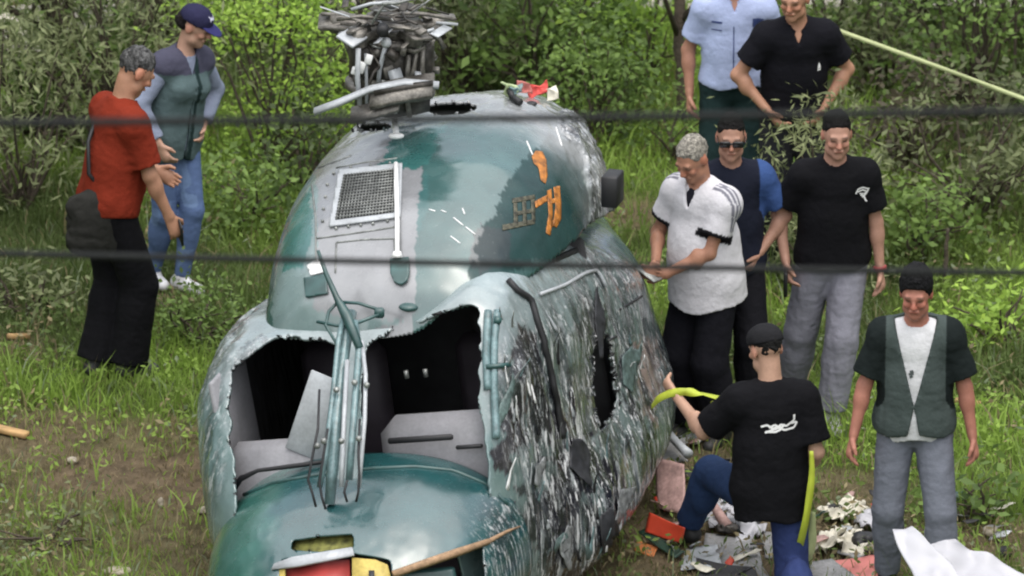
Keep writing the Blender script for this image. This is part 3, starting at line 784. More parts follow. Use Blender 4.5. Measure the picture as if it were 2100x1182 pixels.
for i in range(40):
    x, y = hrng.uniform(725, 895), hrng.uniform(85, 195); c = hb(x, y, hrng.uniform(-.25, .05)); mb = MB()
    if i % 2: mb.disc(c, hrng.uniform(.012, .04), hrng.uniform(.02, .08), hrng.normal(0, 1, 3), 8)
    else: mb.box(c, hrng.uniform(.02, .07), hrng.uniform(.02, .06), hrng.uniform(.02, .09), rotm('Z', hrng.uniform(0, 3)) @ rotm('X', hrng.uniform(-.5, .5)), .004)
    child(mb, "hub_fitting", M[['hub', 'hub_dark', 'pale', 'hub', 'steel'][i % 5]], False)
# broken blade roots lying over the front of the mast
for P, w, th, mt in (([(646, 232), (700, 212), (760, 186), (830, 172), (900, 178)], .018, .02, 'pale'), ([(762, 205), (800, 195), (850, 186), (890, 180)], .075, .03, 'hub'), ([(720, 240), (760, 232), (820, 215)], .05, .02, 'hub'), ([(742, 238), (780, 232), (815, 228)], .016, .02, 'white'), ([(770, 200), (840, 188), (890, 182)], .012, .05, 'hub_dark')):
    Q = np.array([hb(x, y, -.34) for x, y in P]); side = np.array([0.05, .6, .35]); side /= np.linalg.norm(side)
    V = np.concatenate([Q - side * w, Q + side * w]); n = len(Q)
    child_np("blade_stub", V, np.array([[i, i + 1, n + i + 1, n + i] for i in range(n - 1)]), M[mt], th, False)
# ------------------------------------------------------------------ people: one continuous skin per body, clothes grown over it
class Field:                                  # blended solids on a grid, skinned with surface nets
    def __init__(s): s.ops = []
    def cone(s, a, b, ra, rb=None, k=.02, flat=None, fdir=(0, 1, 0), cap=0):
        s.ops.append(('c', np.array(a, float), np.array(b, float), ra, ra if rb is None else rb, k, flat, np.array(fdir, float), cap)); return s
    def ell(s, c, r, k=.015, R=None):
        s.ops.append(('e', np.array(c, float), np.array(r, float), k, np.eye(3) if R is None else np.asarray(R))); return s
    def sub(s, c, r, k=.01): s.ops.append(('s', np.array(c, float), r, k)); return s
    def cut(s, fn): s.ops.append(('f', fn)); return s
    def mesh(s, h, wob=None):
        lo = np.full(3, 1e9); hi = -lo
        for o in s.ops:
            if o[0] == 'c': m = max(o[3], o[4]) + .02; lo = np.minimum(lo, np.minimum(o[1], o[2]) - m); hi = np.maximum(hi, np.maximum(o[1], o[2]) + m)
            elif o[0] == 'e': m = o[2].max() + .02; lo = np.minimum(lo, o[1] - m); hi = np.maximum(hi, o[1] + m)
        lo -= 2 * h; n = [int(x) for x in np.ceil((hi - lo) / h) + 3]
        D = np.full(n, .2, np.float32)
        ax = [lo[i] + h * np.arange(n[i]) for i in range(3)]
        def grid(l, u):
            sl = []
            for i in range(3):
                a = max(0, int((l[i] - lo[i]) / h) - 1); b = min(n[i], int((u[i] - lo[i]) / h) + 3); sl.append(slice(a, max(a + 1, b)))
            return tuple(sl), np.stack(np.meshgrid(*[ax[i][sl[i]] for i in range(3)], indexing='ij'), -1)
        def smin(a, b, k):
            hh = np.clip(.5 + .5 * (b - a) / k, 0, 1); return b + (a - b) * hh - k * hh * (1 - hh)
        if wob is not None: wob_pending = True
        for o in sorted(s.ops, key=lambda q: q[0] == 'f'):
            if o[0] == 'f' and wob is not None and wob_pending:
                PP = np.stack(np.meshgrid(*ax, indexing='ij'), -1); near = np.abs(D) < .04; D[near] += wob(PP[near]); wob_pending = False
            if o[0] == 'c':
                _, a, b, ra, rb, k, fl, fd, cap = o; m = max(ra, rb) + k + .02
                sl, P = grid(np.minimum(a, b) - m, np.maximum(a, b) + m); ab = b - a; L2 = max(ab @ ab, 1e-9)
                t = np.clip(((P - a) @ ab) / L2, 0, 1); w = P - a - t[..., None] * ab; r = ra + (rb - ra) * t
                if fl: q = w @ fd; w = w + (q * (1 / fl - 1))[..., None] * fd
                d = np.linalg.norm(w, axis=-1) - r
                if fl: d = d * (.5 + .5 * fl)
                if cap: u = ab / math.sqrt(L2); d = np.maximum(d, (P - b) @ u)
                if cap == 2: d = np.maximum(d, -((P - a) @ u))
                D[sl] = smin(D[sl], d, k)
            elif o[0] == 'e':
                _, c, r, k, R = o; m = r.max() + k + .02; sl, P = grid(c - m, c + m); q = (P - c) @ R / r
                d = (np.linalg.norm(q, axis=-1) - 1) * r.min(); D[sl] = smin(D[sl], d, k)
            elif o[0] == 's':
                _, c, r, k = o; m = r + k + .01; sl, P = grid(c - m, c + m); d = np.linalg.norm(P - c, axis=-1) - r
                D[sl] = -smin(-D[sl], d, k)
            else:
                P = np.stack(np.meshgrid(*ax, indexing='ij'), -1); D = np.maximum(D, o[1](P)).astype(np.float32)
        if wob is not None and wob_pending:
            P = np.stack(np.meshgrid(*ax, indexing='ij'), -1); near = np.abs(D) < .04
            D[near] += wob(P[near])
        return surfnet(D, lo, h)

def surfnet(D, lo, h):
    I = D < 0; n = np.array(D.shape) - 1; cnt = np.zeros(n, np.int8); offs = [(i, j, k) for i in (0, 1) for j in (0, 1) for k in (0, 1)]
    sl = lambda o: tuple(slice(o[i], o[i] + n[i]) for i in range(3))
    for o in offs: cnt += I[sl(o)]
    act = (cnt > 0) & (cnt < 8); idx = np.full(n, -1, np.int64); cells = np.argwhere(act); idx[act] = np.arange(len(cells))
    pos = np.zeros((len(cells), 3)); num = np.zeros(len(cells))
    vals = {o: D[cells[:, 0] + o[0], cells[:, 1] + o[1], cells[:, 2] + o[2]] for o in offs}
    for o in offs:
        for a in range(3):
            if o[a] == 0:
                o2 = tuple(1 if i == a else o[i] for i in range(3)); d0, d1 = vals[o], vals[o2]; x = (d0 < 0) != (d1 < 0)
                t = np.where(x, d0 / np.where(x, d0 - d1, 1), 0); p = np.array(o, float)[None].repeat(len(cells), 0); p[:, a] += t
                pos[x] += p[x]; num[x] += 1
    V = lo + h * (cells + pos / num[:, None]); Q = []
    for a in range(3):
        b, c = (a + 1) % 3, (a + 2) % 3
        s0 = [slice(None)] * 3; s1 = [slice(None)] * 3; s0[a] = slice(0, -1); s1[a] = slice(1, None)
        x = np.argwhere(I[tuple(s0)] != I[tuple(s1)]); x = x[(x[:, b] > 0) & (x[:, c] > 0) & (x[:, b] < n[b]) & (x[:, c] < n[c])]
        eb, ec = np.eye(3, dtype=int)[b], np.eye(3, dtype=int)[c]
        q = np.stack([idx[tuple((x - eb - ec).T)], idx[tuple((x - ec).T)], idx[tuple(x.T)], idx[tuple((x - eb).T)]], 1)
        fl = I[tuple(x.T)]; q = np.where(fl[:, None], q, q[:, ::-1]); Q.append(q)
    Q = np.concatenate(Q); return V, Q[(Q >= 0).all(1)]

M['skin'] = mat('skin', attr=True, rough=.55, var=.10, vscale=14, var2=.06, v2scale=90, spec=.35)
M['hair'] = mat('hair', attr=True, rough=.75, spec=.15, var=.5, vscale=60, var2=.4, v2scale=160, bump=.6, bscale=120)
M['cloth'] = mat('woven_cloth', attr=True, rough=.9, var=.10, vscale=7, var2=.10, v2scale=240, bump=.35, bscale=26, spec=.12)
M['shoe'] = mat('shoe_leather', attr=True, rough=.6, var=.2, vscale=20)
M['print'] = mat('shirt_print', (.70, .70, .70), .8, var=.1)
M['lens'] = mat('sunglass_lens', (.01, .01, .012), .1, var=0)

def unit(v): v = np.asarray(v, float); return v / (np.linalg.norm(v) + 1e-12)
def ik(a, c, l1, l2, hint):
    d = c - a; L = np.linalg.norm(d); dirn = d / L
    if L > (l1 + l2) * .995: c = a + dirn * (l1 + l2) * .995; L = (l1 + l2) * .995
    x = (l1 * l1 - l2 * l2 + L * L) / (2 * L); y = math.sqrt(max(l1 * l1 - x * x, 0)); h = np.asarray(hint, float); h = h - dirn * (h @ dirn)
    return a + dirn * x + unit(h) * y, c

def folds(seed, amp, f=(16, 16, 7)):
    r = np.random.default_rng(seed); o = r.uniform(0, 9, 3)
    def fn(P):
        a = fbm(P * np.array(f) * .8 + o, 2, seed); b = fbm(P * np.array(f)[::-1] * 1.2 + o, 2, seed + 5)
        return ((1 - np.abs(2 * a - 1) - .6) * amp + (1 - np.abs(2 * b - 1) - .6) * amp * .6).astype(np.float32)
    return fn

def person(label, gx, gy, yaw, H=1.75, pelvis=(0, 0, .93), lean=0.0, side=0.0, twist=0.0, head=(0, 0, 0), RW=None, LW=None, Re=(.6, -.5, -.4), Le=(-.6, -.5, -.4),
           RF=(.11, .0), LF=(-.11, .0), Rk=(.1, 1, 0), Lk=(-.1, 1, 0), RA=None, LA=None, foot_rot=(-.2, .2), skin=(.275, .168, .122), belly=0.0, build=1.0,
           hair=(.006, .0055, .0055), hairline=.0, gray=None, top=None, over=None, pants=None, shoes=(.03, .03, .03), curl=.5, seed=1, cap=None, hv=.006, female=False, sock=None, hand_dir=(None, None)):
    s = H / 1.75; z0 = gz(gx, gy); rs = np.random.default_rng(seed)
    root = empty("person", (gx, gy, z0), yaw, label, "person")
    J = {}; P = np.array(pelvis) * s
    sp = np.array([math.sin(side), math.sin(lean), math.cos(side) * math.cos(lean)]); sp = unit(sp)
    rt = unit(np.array([math.cos(twist), math.sin(twist), 0]) - sp * (np.array([math.cos(twist), math.sin(twist), 0]) @ sp)); fw = np.cross(sp, rt)
    rtp = np.array([math.cos(twist * .4), math.sin(twist * .4), 0]); fwp = np.array([-rtp[1], rtp[0], 0])
    N = P + sp * .535 * s; C = P + sp * .40 * s; W = P + sp * .16 * s
    shw = (.148 if female else .158) * s * build
    J['N'], J['P'], J['sp'], J['rt'], J['fw'] = N, P, sp, rt, fw
    for sd, sg in (('R', 1), ('L', -1)): J['S' + sd] = P + sp * .475 * s + rt * sg * shw
    for sd, sg, wr, el in (('R', 1, RW, Re), ('L', -1, LW, Le)):
        w = J['S' + sd] + np.array([sg * .07, .04, -.52]) * s if wr is None else np.array(wr) * s
        J['E' + sd], J['W' + sd] = ik(J['S' + sd], w, .285 * s, .25 * s, el)
    for sd, sg, ft, kn, an in (('R', 1, RF, Rk, RA), ('L', -1, LF, Lk, LA)):
        J['T' + sd] = P + rtp * sg * .088 * s + np.array([0, 0, -.02]) * s
        a = np.array([ft[0], ft[1], .085 + (ft[2] if len(ft) > 2 else 0)]) * s if an is None else np.array(an) * s
        J['K' + sd], J['A' + sd] = ik(J['T' + sd], a, .43 * s, .42 * s, kn)
    hy, hpch, hr = head; HR = np.array(Matrix.Rotation(twist + hy, 3, 'Z') @ Matrix.Rotation(-hpch, 3, 'X') @ Matrix.Rotation(hr, 3, 'Y'))
    nk = unit(sp * .6 + np.array([0, 0, .4]) + HR @ np.array([0, .25, 0])); HC = N + nk * .137 * s + HR @ np.array([0, .012, .045]) * s
    J['HC'], J['HR'] = HC, HR
    hd = lambda x, y, z: HC + HR @ (np.array([x, y, z]) * s)
    b = build
    def torso(f, g, k=.04):
        w = .135 if female else .145
        f.cone(P - rtp * .075 * s * b + sp * .02, P + rtp * .075 * s * b + sp * .02, .105 * s * b + g, k=k, flat=.95, fdir=fwp)
        f.cone(P + sp * .06 * s, P + sp * .24 * s, w * s * b + g, (w - (.02 if female else .005)) * s * b + g, k=k, flat=.72, fdir=fw)
        f.cone(P + sp * .24 * s, P + sp * .41 * s, (w - .003) * s * b + g, (w + .012) * s * b + g, k=k, flat=.70, fdir=fw)
        if belly: f.ell(P + sp * .14 * s + fw * .06 * s, (np.array([.13, .09 + belly, .14])) * s * b + g, k=.05)
        if female: f.cone(P + sp * .34 * s - rt * .06 * s + fw * .075, P + sp * .34 * s + rt * .06 * s + fw * .075, .055 * s + g, k=.05)
        f.cone(J['SL'] - sp * .015, J['SR'] - sp * .015, .052 * s * b + g, k=k)
        for sd in 'RL': f.cone(N - sp * .035 * s, J['S' + sd] * .75 + N * .25 - sp * .01, .045 * s + g * .8, .046 * s + g, k=k)
        for sd in 'RL': f.ell(J['S' + sd] - sp * .012 * s, np.full(3, .050 * s * b + g), k=k)
    # ---- skin
    f = Field(); torso(f, 0)
    f.cone(N - sp * .03 * s, hd(0, -.02, -.05), .060 * s * (.85 if female else 1), .055 * s * (.85 if female else 1), k=.03)
    for sd, sg in (('R', 1), ('L', -1)):
        S, E, Wr = J['S' + sd], J['E' + sd], J['W' + sd]
        f.cone(S, E, .047 * s * b, .037 * s, k=.03); f.cone(E, Wr, .038 * s, .025 * s, k=.02); f.ell(E + (Wr - E) * .28, np.array([.039, .039, .06]) * s, k=.02)
        Hh, K, A = J['T' + sd], J['K' + sd], J['A' + sd]
        f.cone(Hh, K, .088 * s * b, .056 * s, k=.03); f.cone(K, A, .054 * s, .036 * s, k=.02); f.ell(K + (A - K) * .3 - fwp * .012, np.array([.056, .056, .11]) * s, k=.03)
        # hand: palm, four bent fingers of unequal length, thumb off the side
        fd = unit(Wr - E) if hand_dir[0 if sd == 'R' else 1] is None else unit(hand_dir[0 if sd == 'R' else 1])
        inn = -sg * rt; inn = unit(inn - fd * (inn @ fd)); th = np.cross(fd, inn) * sg        # th: towards the thumb
        if th @ fw < 0 and abs(th @ fw) > .2: th = -th
        f.cone(Wr, Wr + fd * .085 * s, .030 * s, .040 * s, k=.015, flat=.55, fdir=inn)
        c = curl
        for i, (o, L) in enumerate(((.030, .072), (.010, .082), (-.010, .076), (-.029, .060))):
            b0 = Wr + (fd * .085 + th * o) * s; d1 = unit(fd * math.cos(c * .8) + inn * math.sin(c * .8)); d2 = unit(fd * math.cos(c * 2) + inn * math.sin(c * 2))
            b1 = b0 + d1 * L * .52 * s; f.cone(b0, b1, .0105 * s, .0095 * s, k=.004); f.cone(b1, b1 + d2 * L * .48 * s, .0095 * s, .008 * s, k=.004)
        t0 = Wr + (fd * .03 + th * .026) * s; t1 = t0 + unit(fd * .75 + th * .6 + inn * .35) * .045 * s; f.cone(t0, t1, .0145 * s, .012 * s, k=.008); f.cone(t1, t1 + unit(fd * .9 + th * .15 + inn * .5) * .03 * s, .012 * s, .009 * s, k=.004)
        tw = foot_rot[0 if sd == 'R' else 1]; fo = np.array([math.sin(-tw), math.cos(tw), 0])
        if sd == 'R' and RA is not None or sd == 'L' and LA is not None: fo = unit(np.array([0, -.4, -1]))
        J['F' + sd] = fo
        f.cone(A - fo * .02 * s - np.array([0, 0, .03]) * s, A + fo * .12 * s - np.array([0, 0, .055]) * s, .034 * s, .028 * s, k=.02)
    f.ell(hd(0, -.012, .035), np.array([.072, .094, .087]) * s, k=.02, R=HR); f.cone(hd(0, .025, -.005), hd(0, .042, -.072), .060 * s, .040 * s, k=.025); f.ell(hd(0, .062, -.094), np.full(3, .024 * s), k=.02)
    f.cone(hd(-.034, .020, -.067), hd(.034, .020, -.067), .031 * s, k=.025)
    f.cone(hd(-.036, .080, .022), hd(.036, .080, .022), .013 * s, k=.014)
    for q in (-1, 1): f.sub(hd(q * .031, .106, .004), .014 * s, .012); f.ell(hd(q * .036, .068, -.022), np.array([.022, .018, .018]) * s, k=.015)
    f.cone(hd(0, .088, .014), hd(0, .106, -.024), .009 * s, .0125 * s, k=.012); f.cone(hd(-.010, .096, -.028), hd(.010, .096, -.028), .009 * s, k=.006)
    f.cone(hd(-.020, .084, -.056), hd(.020, .084, -.056), .0085 * s, k=.008); f.sub(hd(0, .101, -.0565), .0065 * s, .003)
    for q in (-1, 1): f.ell(hd(q * .074, -.014, -.002), np.array([.010, .022, .032]) * s, k=.008, R=HR)
    V, F = f.mesh(.0068)
    col = np.tile(np.array(skin, float), (len(V), 1)); L = ((V - HC) @ HR) / s
    def spot(c, r, cc, amt=1.0):
        m = np.clip(1.25 - np.linalg.norm((L - np.array(c)) / np.array(r), axis=1), 0, 1) * amt; m = np.minimum(m * 3, amt)[:, None]
        col[:] = col * (1 - m) + np.array(cc) * m
    sk = np.array(skin)
    for q in (-1, 1):
        spot((q * .038, .06, -.022), (.03, .04, .024), sk * (1.12, .9, .88), .5)
        spot((q * .031, .085, .004), (.012, .03, .0055), (.09, .06, .05), .8); spot((q * .033, .09, .026), (.020, .03, .005), (.07, .045, .035), .7)
        spot((q * .08, -.01, 0), (.02, .03, .04), sk * (1.12, .8, .78), .6)
    spot((0, .09, -.056), (.019, .03, .006), sk * (.8, .5, .48), .7); spot((0, .1, -.02), (.018, .03, .022), sk * (1.12, .85, .82), .6); spot((0, .06, -.085), (.04, .05, .028), sk * (.88, .88, .9), .3)
    link("body", mesh_np("body", V, F, True, col), M['skin'], root)
    # ---- hair
    if hair is not None:
        f = Field(); hvv = 0 if cap else hv; f.ell(hd(0, -.016, .042 + hvv * .5), np.array([.0752 + hvv * .45, .0995 + hvv * .35, .0905 + hvv * .8]) * s, k=.01, R=HR)
        if female: f.cone(hd(0, -.07, .0), hd(0, -.085, -.075), .06 * s, .04 * s, k=.03)
        def hcut(Q):
            q = ((Q - HC) @ HR) / s; a = q[..., 1] - np.interp(q[..., 2] - hairline * .6, [-.05, -.03, .0, .03, .056, .076, .088], [-.05, .008, .024, .038, .054, .080, .15]) + (fbm(q * 55, 3, seed) - .5) * (.008 if cap else .020)      # forehead line
            bb = -(q[..., 2] + .058 + .35 * (q[..., 1]))                                                     # nape
            c_ = -1.0  # round the ears
            return np.maximum(np.maximum(a, bb), c_)
        f.cut(hcut); V, F = f.mesh(.0065, folds(seed + 3, .011, (55, 55, 45)))
        hc = np.tile(np.array(hair, float), (len(V), 1))
        if gray is not None: m = sstep(.25, .8, fbm(V * np.array((90, 90, 40)), 2, seed))[:, None]; hc = hc * (1 - m) + np.array(gray) * m
        if len(V): link("hair", mesh_np("hair", V, F, True, hc), M['hair'], root)
    if cap:
        f = Field(); f.ell(hd(0, -.008, .052), np.array([.090, .106, .084]) * s, k=.01, R=HR); f.cut(lambda Q: -((((Q - HC) @ HR) / s)[..., 2] - .036 + .10 * (((Q - HC) @ HR) / s)[..., 1]))
        V, F = f.mesh(.0065, folds(seed, .003)); cc = np.tile(np.array(cap['col'], float), (len(V), 1)); L = ((V - HC) @ HR) / s
        if 'mark' in cap: m = (np.abs(L[:, 0]) < .030) & (L[:, 1] > .05) & (np.abs(L[:, 2] - .088) < .016) & (fbm(L * 90, 2, 4) > .42); cc[m] = cap['mark']
        co = link("cap", mesh_np("cap", V, F, True, cc), M['cloth'], root)
        if cap.get('brim', 1):
            f = Field(); f.ell(hd(0, .085, .034), np.array([.074, .088, .011]) * s, k=.01, R=HR @ np.array(Matrix.Rotation(-.22, 3, 'X'))); f.cut(lambda Q: .045 - (((Q - HC) @ HR) / s)[..., 1])
            V, F = f.mesh(.0065); cc = np.tile(np.array(cap.get('brimcol', cap['col']), float), (len(V), 1)); link("cap_brim", mesh_np("cap_brim", V, F, True, cc), M['cloth'], co)
    # ---- garments
    def upper(spec, name, g0):
        g = spec.get('g', g0); f = Field(); torso(f, g, .045); hem = spec.get('hem', -.06)
        if hem < .05: f.cone(P + sp * .22 * s, P + sp * (hem - .05) * s, (.148 * b + spec.get('flare', .0) * .4) * s + g, (.155 * b + spec.get('flare', .0)) * s + g, k=.05, flat=spec.get('flat', .78), fdir=fw)
        ln = spec.get('sleeve', .62)
        for sd, sg in (('R', 1), ('L', -1)):
            S, E, Wr = J['S' + sd], J['E' + sd], J['W' + sd]
            if ln <= 0: continue
            gl = g * .8 + spec.get('loose', .008)
            if ln <= 1: f.cone(S, S + (E - S) * ln, .048 * s * b + gl, .046 * s + gl + .006, k=.035, cap=1)
            else: f.cone(S, E, .054 * s * b + gl, .044 * s + gl, k=.03); f.cone(E, E + (Wr - E) * (ln - 1), .045 * s + gl, .032 * s + gl, k=.02, cap=1)
            if ln > 0: f.ell(S - sp * .012, np.full(3, .050 * s * b + g), k=.03)
        f.cone(N - sp * .05 * s, N + nk * (.028 if spec.get('collar') else .008) * s, .072 * s + g * .3, .064 * s + g * .3, k=.02, cap=1)
        f.cut(lambda Q: (hem * s - ((Q - P) @ sp)) + .012 * np.sin(((Q - P) @ rt) * 22 + seed) * (1 if hem < .05 else .3))
        f.cut(lambda Q: (.058 * s + g * .0) - np.linalg.norm((Q - (N + nk * .05 * s + fw * .012)) - ((Q - (N + nk * .05 * s + fw * .012)) @ nk)[..., None] * nk, axis=-1) - 10 * (((Q - N) @ nk) < -.02))
        if 'open' in spec:                                            # open front: (neck width, waist z, bottom width)
            wn_, zc, wb = spec['open']
            def oc(Q):
                u = (Q - P) @ rt / s; z = (Q - P) @ sp / s; y = (Q - P) @ fw
                w = np.where(z > zc, (z - zc) / (.5 - zc) * wn_, (zc - z) / (zc + .1) * wb); return np.where(y > 0, w - np.abs(u - .005), -1)
            f.cut(oc)
        if spec.get('v'):                                             # notch at the neck
            def vc_(Q): u = (Q - P) @ rt / s; z = (Q - P) @ sp / s; return np.where((Q - P) @ fw > 0, (z - (.52 - spec['v'])) * .38 - np.abs(u), -1)
            f.cut(vc_)
        V, F = f.mesh(.0085, folds(seed * 7 + len(name), spec.get('fold', .016) * .45))
        cc = np.tile(np.array(spec['col'], float), (len(V), 1))
        if 'paint' in spec: spec['paint'](V, cc, J, s)
        o = link(name, mesh_np(name, V, F, True, cc), M['cloth'], root); J[name] = (V, F)
        if spec.get('collar') == 2:
            th = np.radians(np.linspace(112, 428, 26)); fr = np.maximum(0, np.sin(th)); c0 = N + nk * .022 * s + fw * .006
            pts = c0 + (np.cos(th)[:, None] * rt * .066 + np.sin(th)[:, None] * fw * .070) * s - nk * (fr ** 2 * .030)[:, None] * s
            ends = [pts[0] - sp * .05 * s + fw * .028 * s - rt * .012, pts[-1] - sp * .05 * s + fw * .028 * s + rt * .012]; pts = np.vstack([ends[0], pts, ends[1]])
            r_ = np.full(len(pts), .0125 * s); r_[0] = r_[-1] = .006; mb = MB(); mb.tube(pts, r_, 8); Vc = np.concatenate(mb.V); co = mb.build("collar", M['cloth'], None, True, np.tile(np.array(spec.get('ccol', spec['col'])), (len(Vc), 1))); co.parent = o
        return o
    if top: J['top_o'] = upper(top, top.get('name', 't_shirt'), .016)
    if over: J['over_o'] = upper(over, over.get('name', 'vest'), .030)
    if pants:
        g = pants.get('g', .02); gh = min(g, .013); f = Field(); f.cone(P - rtp * .075 * s * b + sp * .02, P + rtp * .075 * s * b + sp * .02, .106 * s * b + gh, k=.04, flat=.95, fdir=fwp)
        f.cone(P + sp * .02 * s, P + sp * .12 * s, .14 * s * b + gh * .8, .137 * s * b + gh * .6, k=.04, flat=.74, fdir=fw)
        if belly: f.ell(P + sp * .06 * s + fwp * .05 * s, np.array([.125, .085 + belly, .10]) * s * b + gh * .3, k=.05)
        wd = pants.get('hem', .055); ln = pants.get('len', .93)
        for sd in 'RL':
            Hh, K, A = J['T' + sd], J['K' + sd], J['A' + sd]; f.cone(Hh, K, .092 * s * b + gh, .062 * s + g * 1.1, k=.025); f.cone(K, K + (A - K) * ln, .060 * s + g * 1.1, wd * s + g * .6, k=.02, cap=1); f.ell(K + (A - K) * .3 - fwp * .012, np.array([.058, .058, .11]) * s + g, k=.03)
        f.cut(lambda Q: ((Q - P) @ sp) - .13 * s)
        V, F = f.mesh(.0085, folds(seed * 3 + 1, pants.get('fold', .018) * .38, (24, 24, 7))); cc = np.tile(np.array(pants['col'], float), (len(V), 1))
        if 'paint' in pants: pants['paint'](V, cc, J, s)
        link("trousers", mesh_np("trousers", V, F, True, cc), M['cloth'], root)
    for sd in 'RL':
        A, fo = J['A' + sd], J['F' + sd]; f = Field(); dn = np.array([0, 0, -1.0]) if fo[2] > -.5 else unit(np.array([0, -1, .4]))
        f.cone(A - fo * .03 * s + dn * .035 * s, A + fo * .13 * s + dn * .055 * s, .046 * s, .036 * s, k=.02); f.cone(A + dn * .0, A + dn * .03 * s, .046 * s, .048 * s, k=.02); f.cut(lambda Q: (Q - A) @ dn - .083 * s)
        V, F = f.mesh(.0075); cc = np.tile(np.array(shoes, float), (len(V), 1)); sole = ((V - A) @ dn) > .066 * s; cc[sole] = np.array((.5, .5, .5)) if max(shoes) > .2 else np.array((.02, .02, .02))
        link("shoe", mesh_np("shoe", V, F, True, cc), M['shoe'], root)
        if sock is not None: mb = MB(); mb.disc(A + unit(J['K' + sd] - A) * .05, .050 * s, .03, J['K' + sd] - A, 14); o = mb.build("sock", M['white']); o.parent = root
    J['root'] = root; J['to_world'] = Matrix.LocRotScale(root.location, root.rotation_euler, root.scale)
    return J

def stroke_print(J, garment, strokes, w, back=False, name="shirt_print", m=None):   # flat ink lines that follow the cloth
    V, F = J[garment]; bvh = BVHTree.FromPolygons(V.tolist(), F.tolist()); P, rt, sp, fw = J['P'], J['rt'], J['sp'], J['fw']; dr = fw * (-1 if back else 1)
    VV, QQ = [], []
    for st in strokes:
        st = np.array(st, float); L = np.concatenate([[0], np.cumsum(np.linalg.norm(np.diff(st, axis=0), axis=1))]); t = np.linspace(0, L[-1], max(2, int(L[-1] / .008)))
        c = np.stack([np.interp(t, L, st[:, 0]), np.interp(t, L, st[:, 1])], 1); d = np.gradient(c, axis=0); d /= np.linalg.norm(d, axis=1)[:, None] + 1e-9; nn = np.stack([-d[:, 1], d[:, 0]], 1)
        row = []
        for sgn in (-1, 1):
            for q in c + nn * w * sgn:
                o = P + rt * q[0] + sp * q[1] + dr * .6; h = bvh.ray_cast(Vector(o), Vector(-dr)); row.append(np.array(h[0]) + dr * .004 if h[0] is not None else None)
        n = len(c)
        if any(r is None for r in row): continue
        base = len(VV); VV += row; QQ += [(base + i, base + i + 1, base + n + i + 1, base + n + i) for i in range(n - 1)]
    if VV: o = link(name, mesh_np(name, np.array(VV), np.array(QQ)), m or M['print'], J['root']); o.parent = J['root']; return o

def lw(J, p): return np.array(J['to_world'] @ Vector(p))
def arm_t(V, J, sd):
    S, E = J['S' + sd], J['E' + sd]; d = E - S; t = ((V - S) @ d) / (d @ d); r = np.linalg.norm(V - S - np.clip(t, 0, 1)[:, None] * d, axis=1); return t, r
def sleeve_paint(colour, only=None, r0=.125):
    def fn(V, cc, J, s):
        for sd in ('RL' if only is None else only):
            t, r = arm_t(V, J, sd); sg = 1 if sd == 'R' else -1
            m = (r < r0) & (((V - J['P']) @ J['rt']) * sg > .148 * s); cc[m] = colour
    return fn
def polo_paint(V, cc, J, s):
    for sd in 'RL':
        t, r = arm_t(V, J, sd); sg = 1 if sd == 'R' else -1; o = (V - J['S' + sd]) @ J['fw']
        cc[(r < .10) & (t > .575) & (t < .75) & (((V - J['S' + sd]) @ unit(J['E' + sd] - J['S' + sd])) > .0) & (np.linalg.norm(V - J['E' + sd], axis=1) < .17)] = (.008, .008, .010)
        top = ((V - J['P']) @ J['rt']) * sg > .12 * s
        cc[top & (r < .12) & (t < .5) & (np.abs(o - .015) < .032) & (np.abs(np.abs(o - .015) - .012) > .004)] = (.16, .16, .19)
def pos(px, py): p = gnd(px, py); return p[0], p[1]
def local(px, py, base, yaw):
    p = gnd(px, py); d = np.array([p[0] - base[0], p[1] - base[1]]); c, s_ = math.cos(-yaw), math.sin(-yaw); return (c * d[0] - s_ * d[1], s_ * d[0] + c * d[1])
PI = math.pi
BLACK, NAVY = (.0055, .0055, .007), (.012, .014, .028)

# woman in a cap, far left
bx, by = pos(358, 588); yw = -2.4
J1 = person("person in a navy cap, teal vest and blue jeans with one hand at the hip", bx, by, yw, H=1.66, female=True, build=.94, seed=1, lean=.10, side=-.10, head=(.55, .38, 0),
    RW=(.22, .14, .98), Re=(.9, -.6, -.1), LW=(-.17, .08, .99), Le=(-1, -.5, .1), RF=local(312, 584, (bx, by), yw), LF=local(374, 596, (bx, by), yw), skin=(.42, .25, .18),
    top=dict(name='blouse', col=(.20, .23, .31), sleeve=1.9, hem=-.05, g=.012), over=dict(name='vest', col=(.085, .125, .130), sleeve=0, hem=-.10, g=.034, open=(.03, .42, .012), fold=.02, flare=.01, collar=1,
    paint=lambda V, cc, J, s: (cc.__setitem__(((V - J['P']) @ J['sp'] > .44 * s), (.06, .06, .09)), cc.__setitem__((((V - J['P']) @ J['fw'] > .04) & (np.abs((V - J['P']) @ J['rt'] + .02) < .014)), (.015, .03, .03)))),
    pants=dict(col=(.085, .13, .25), g=.008, hem=.042, len=.97, fold=.006, paint=lambda V, cc, J, s: cc.__setitem__(fbm(V * 9, 2, 5) > .58, (.12, .18, .31))), shoes=(.55, .55, .58), cap=dict(col=(.02, .02, .05), brimcol=(.03, .03, .11), mark=(.6, .6, .75)), hair=(.015, .012, .012))

# man in an orange shirt
bx, by = pos(228, 768); yw = -1.05
J2 = person("grey haired person in an orange red shirt and black trousers looking down", bx, by, yw, H=1.84, lean=.17, seed=2, head=(-.05, .6, 0),
    RW=(.23, .24, .88), Re=(.5, -.8, -.3), LW=(-.14, .34, 1.02), Le=(-.8, -.5, -.3), RF=local(262, 774, (bx, by), yw), LF=local(200, 770, (bx, by), yw), skin=(.36, .19, .12),
    top=dict(col=(.17, .022, .010), sleeve=.80, hem=-.02, g=.026, flare=.01, fold=.022, collar=1), pants=dict(col=BLACK, g=.034, hem=.085, len=1.0), shoes=(.04, .04, .045), hair=(.03, .03, .03), gray=(.11, .11, .11), belly=.015)

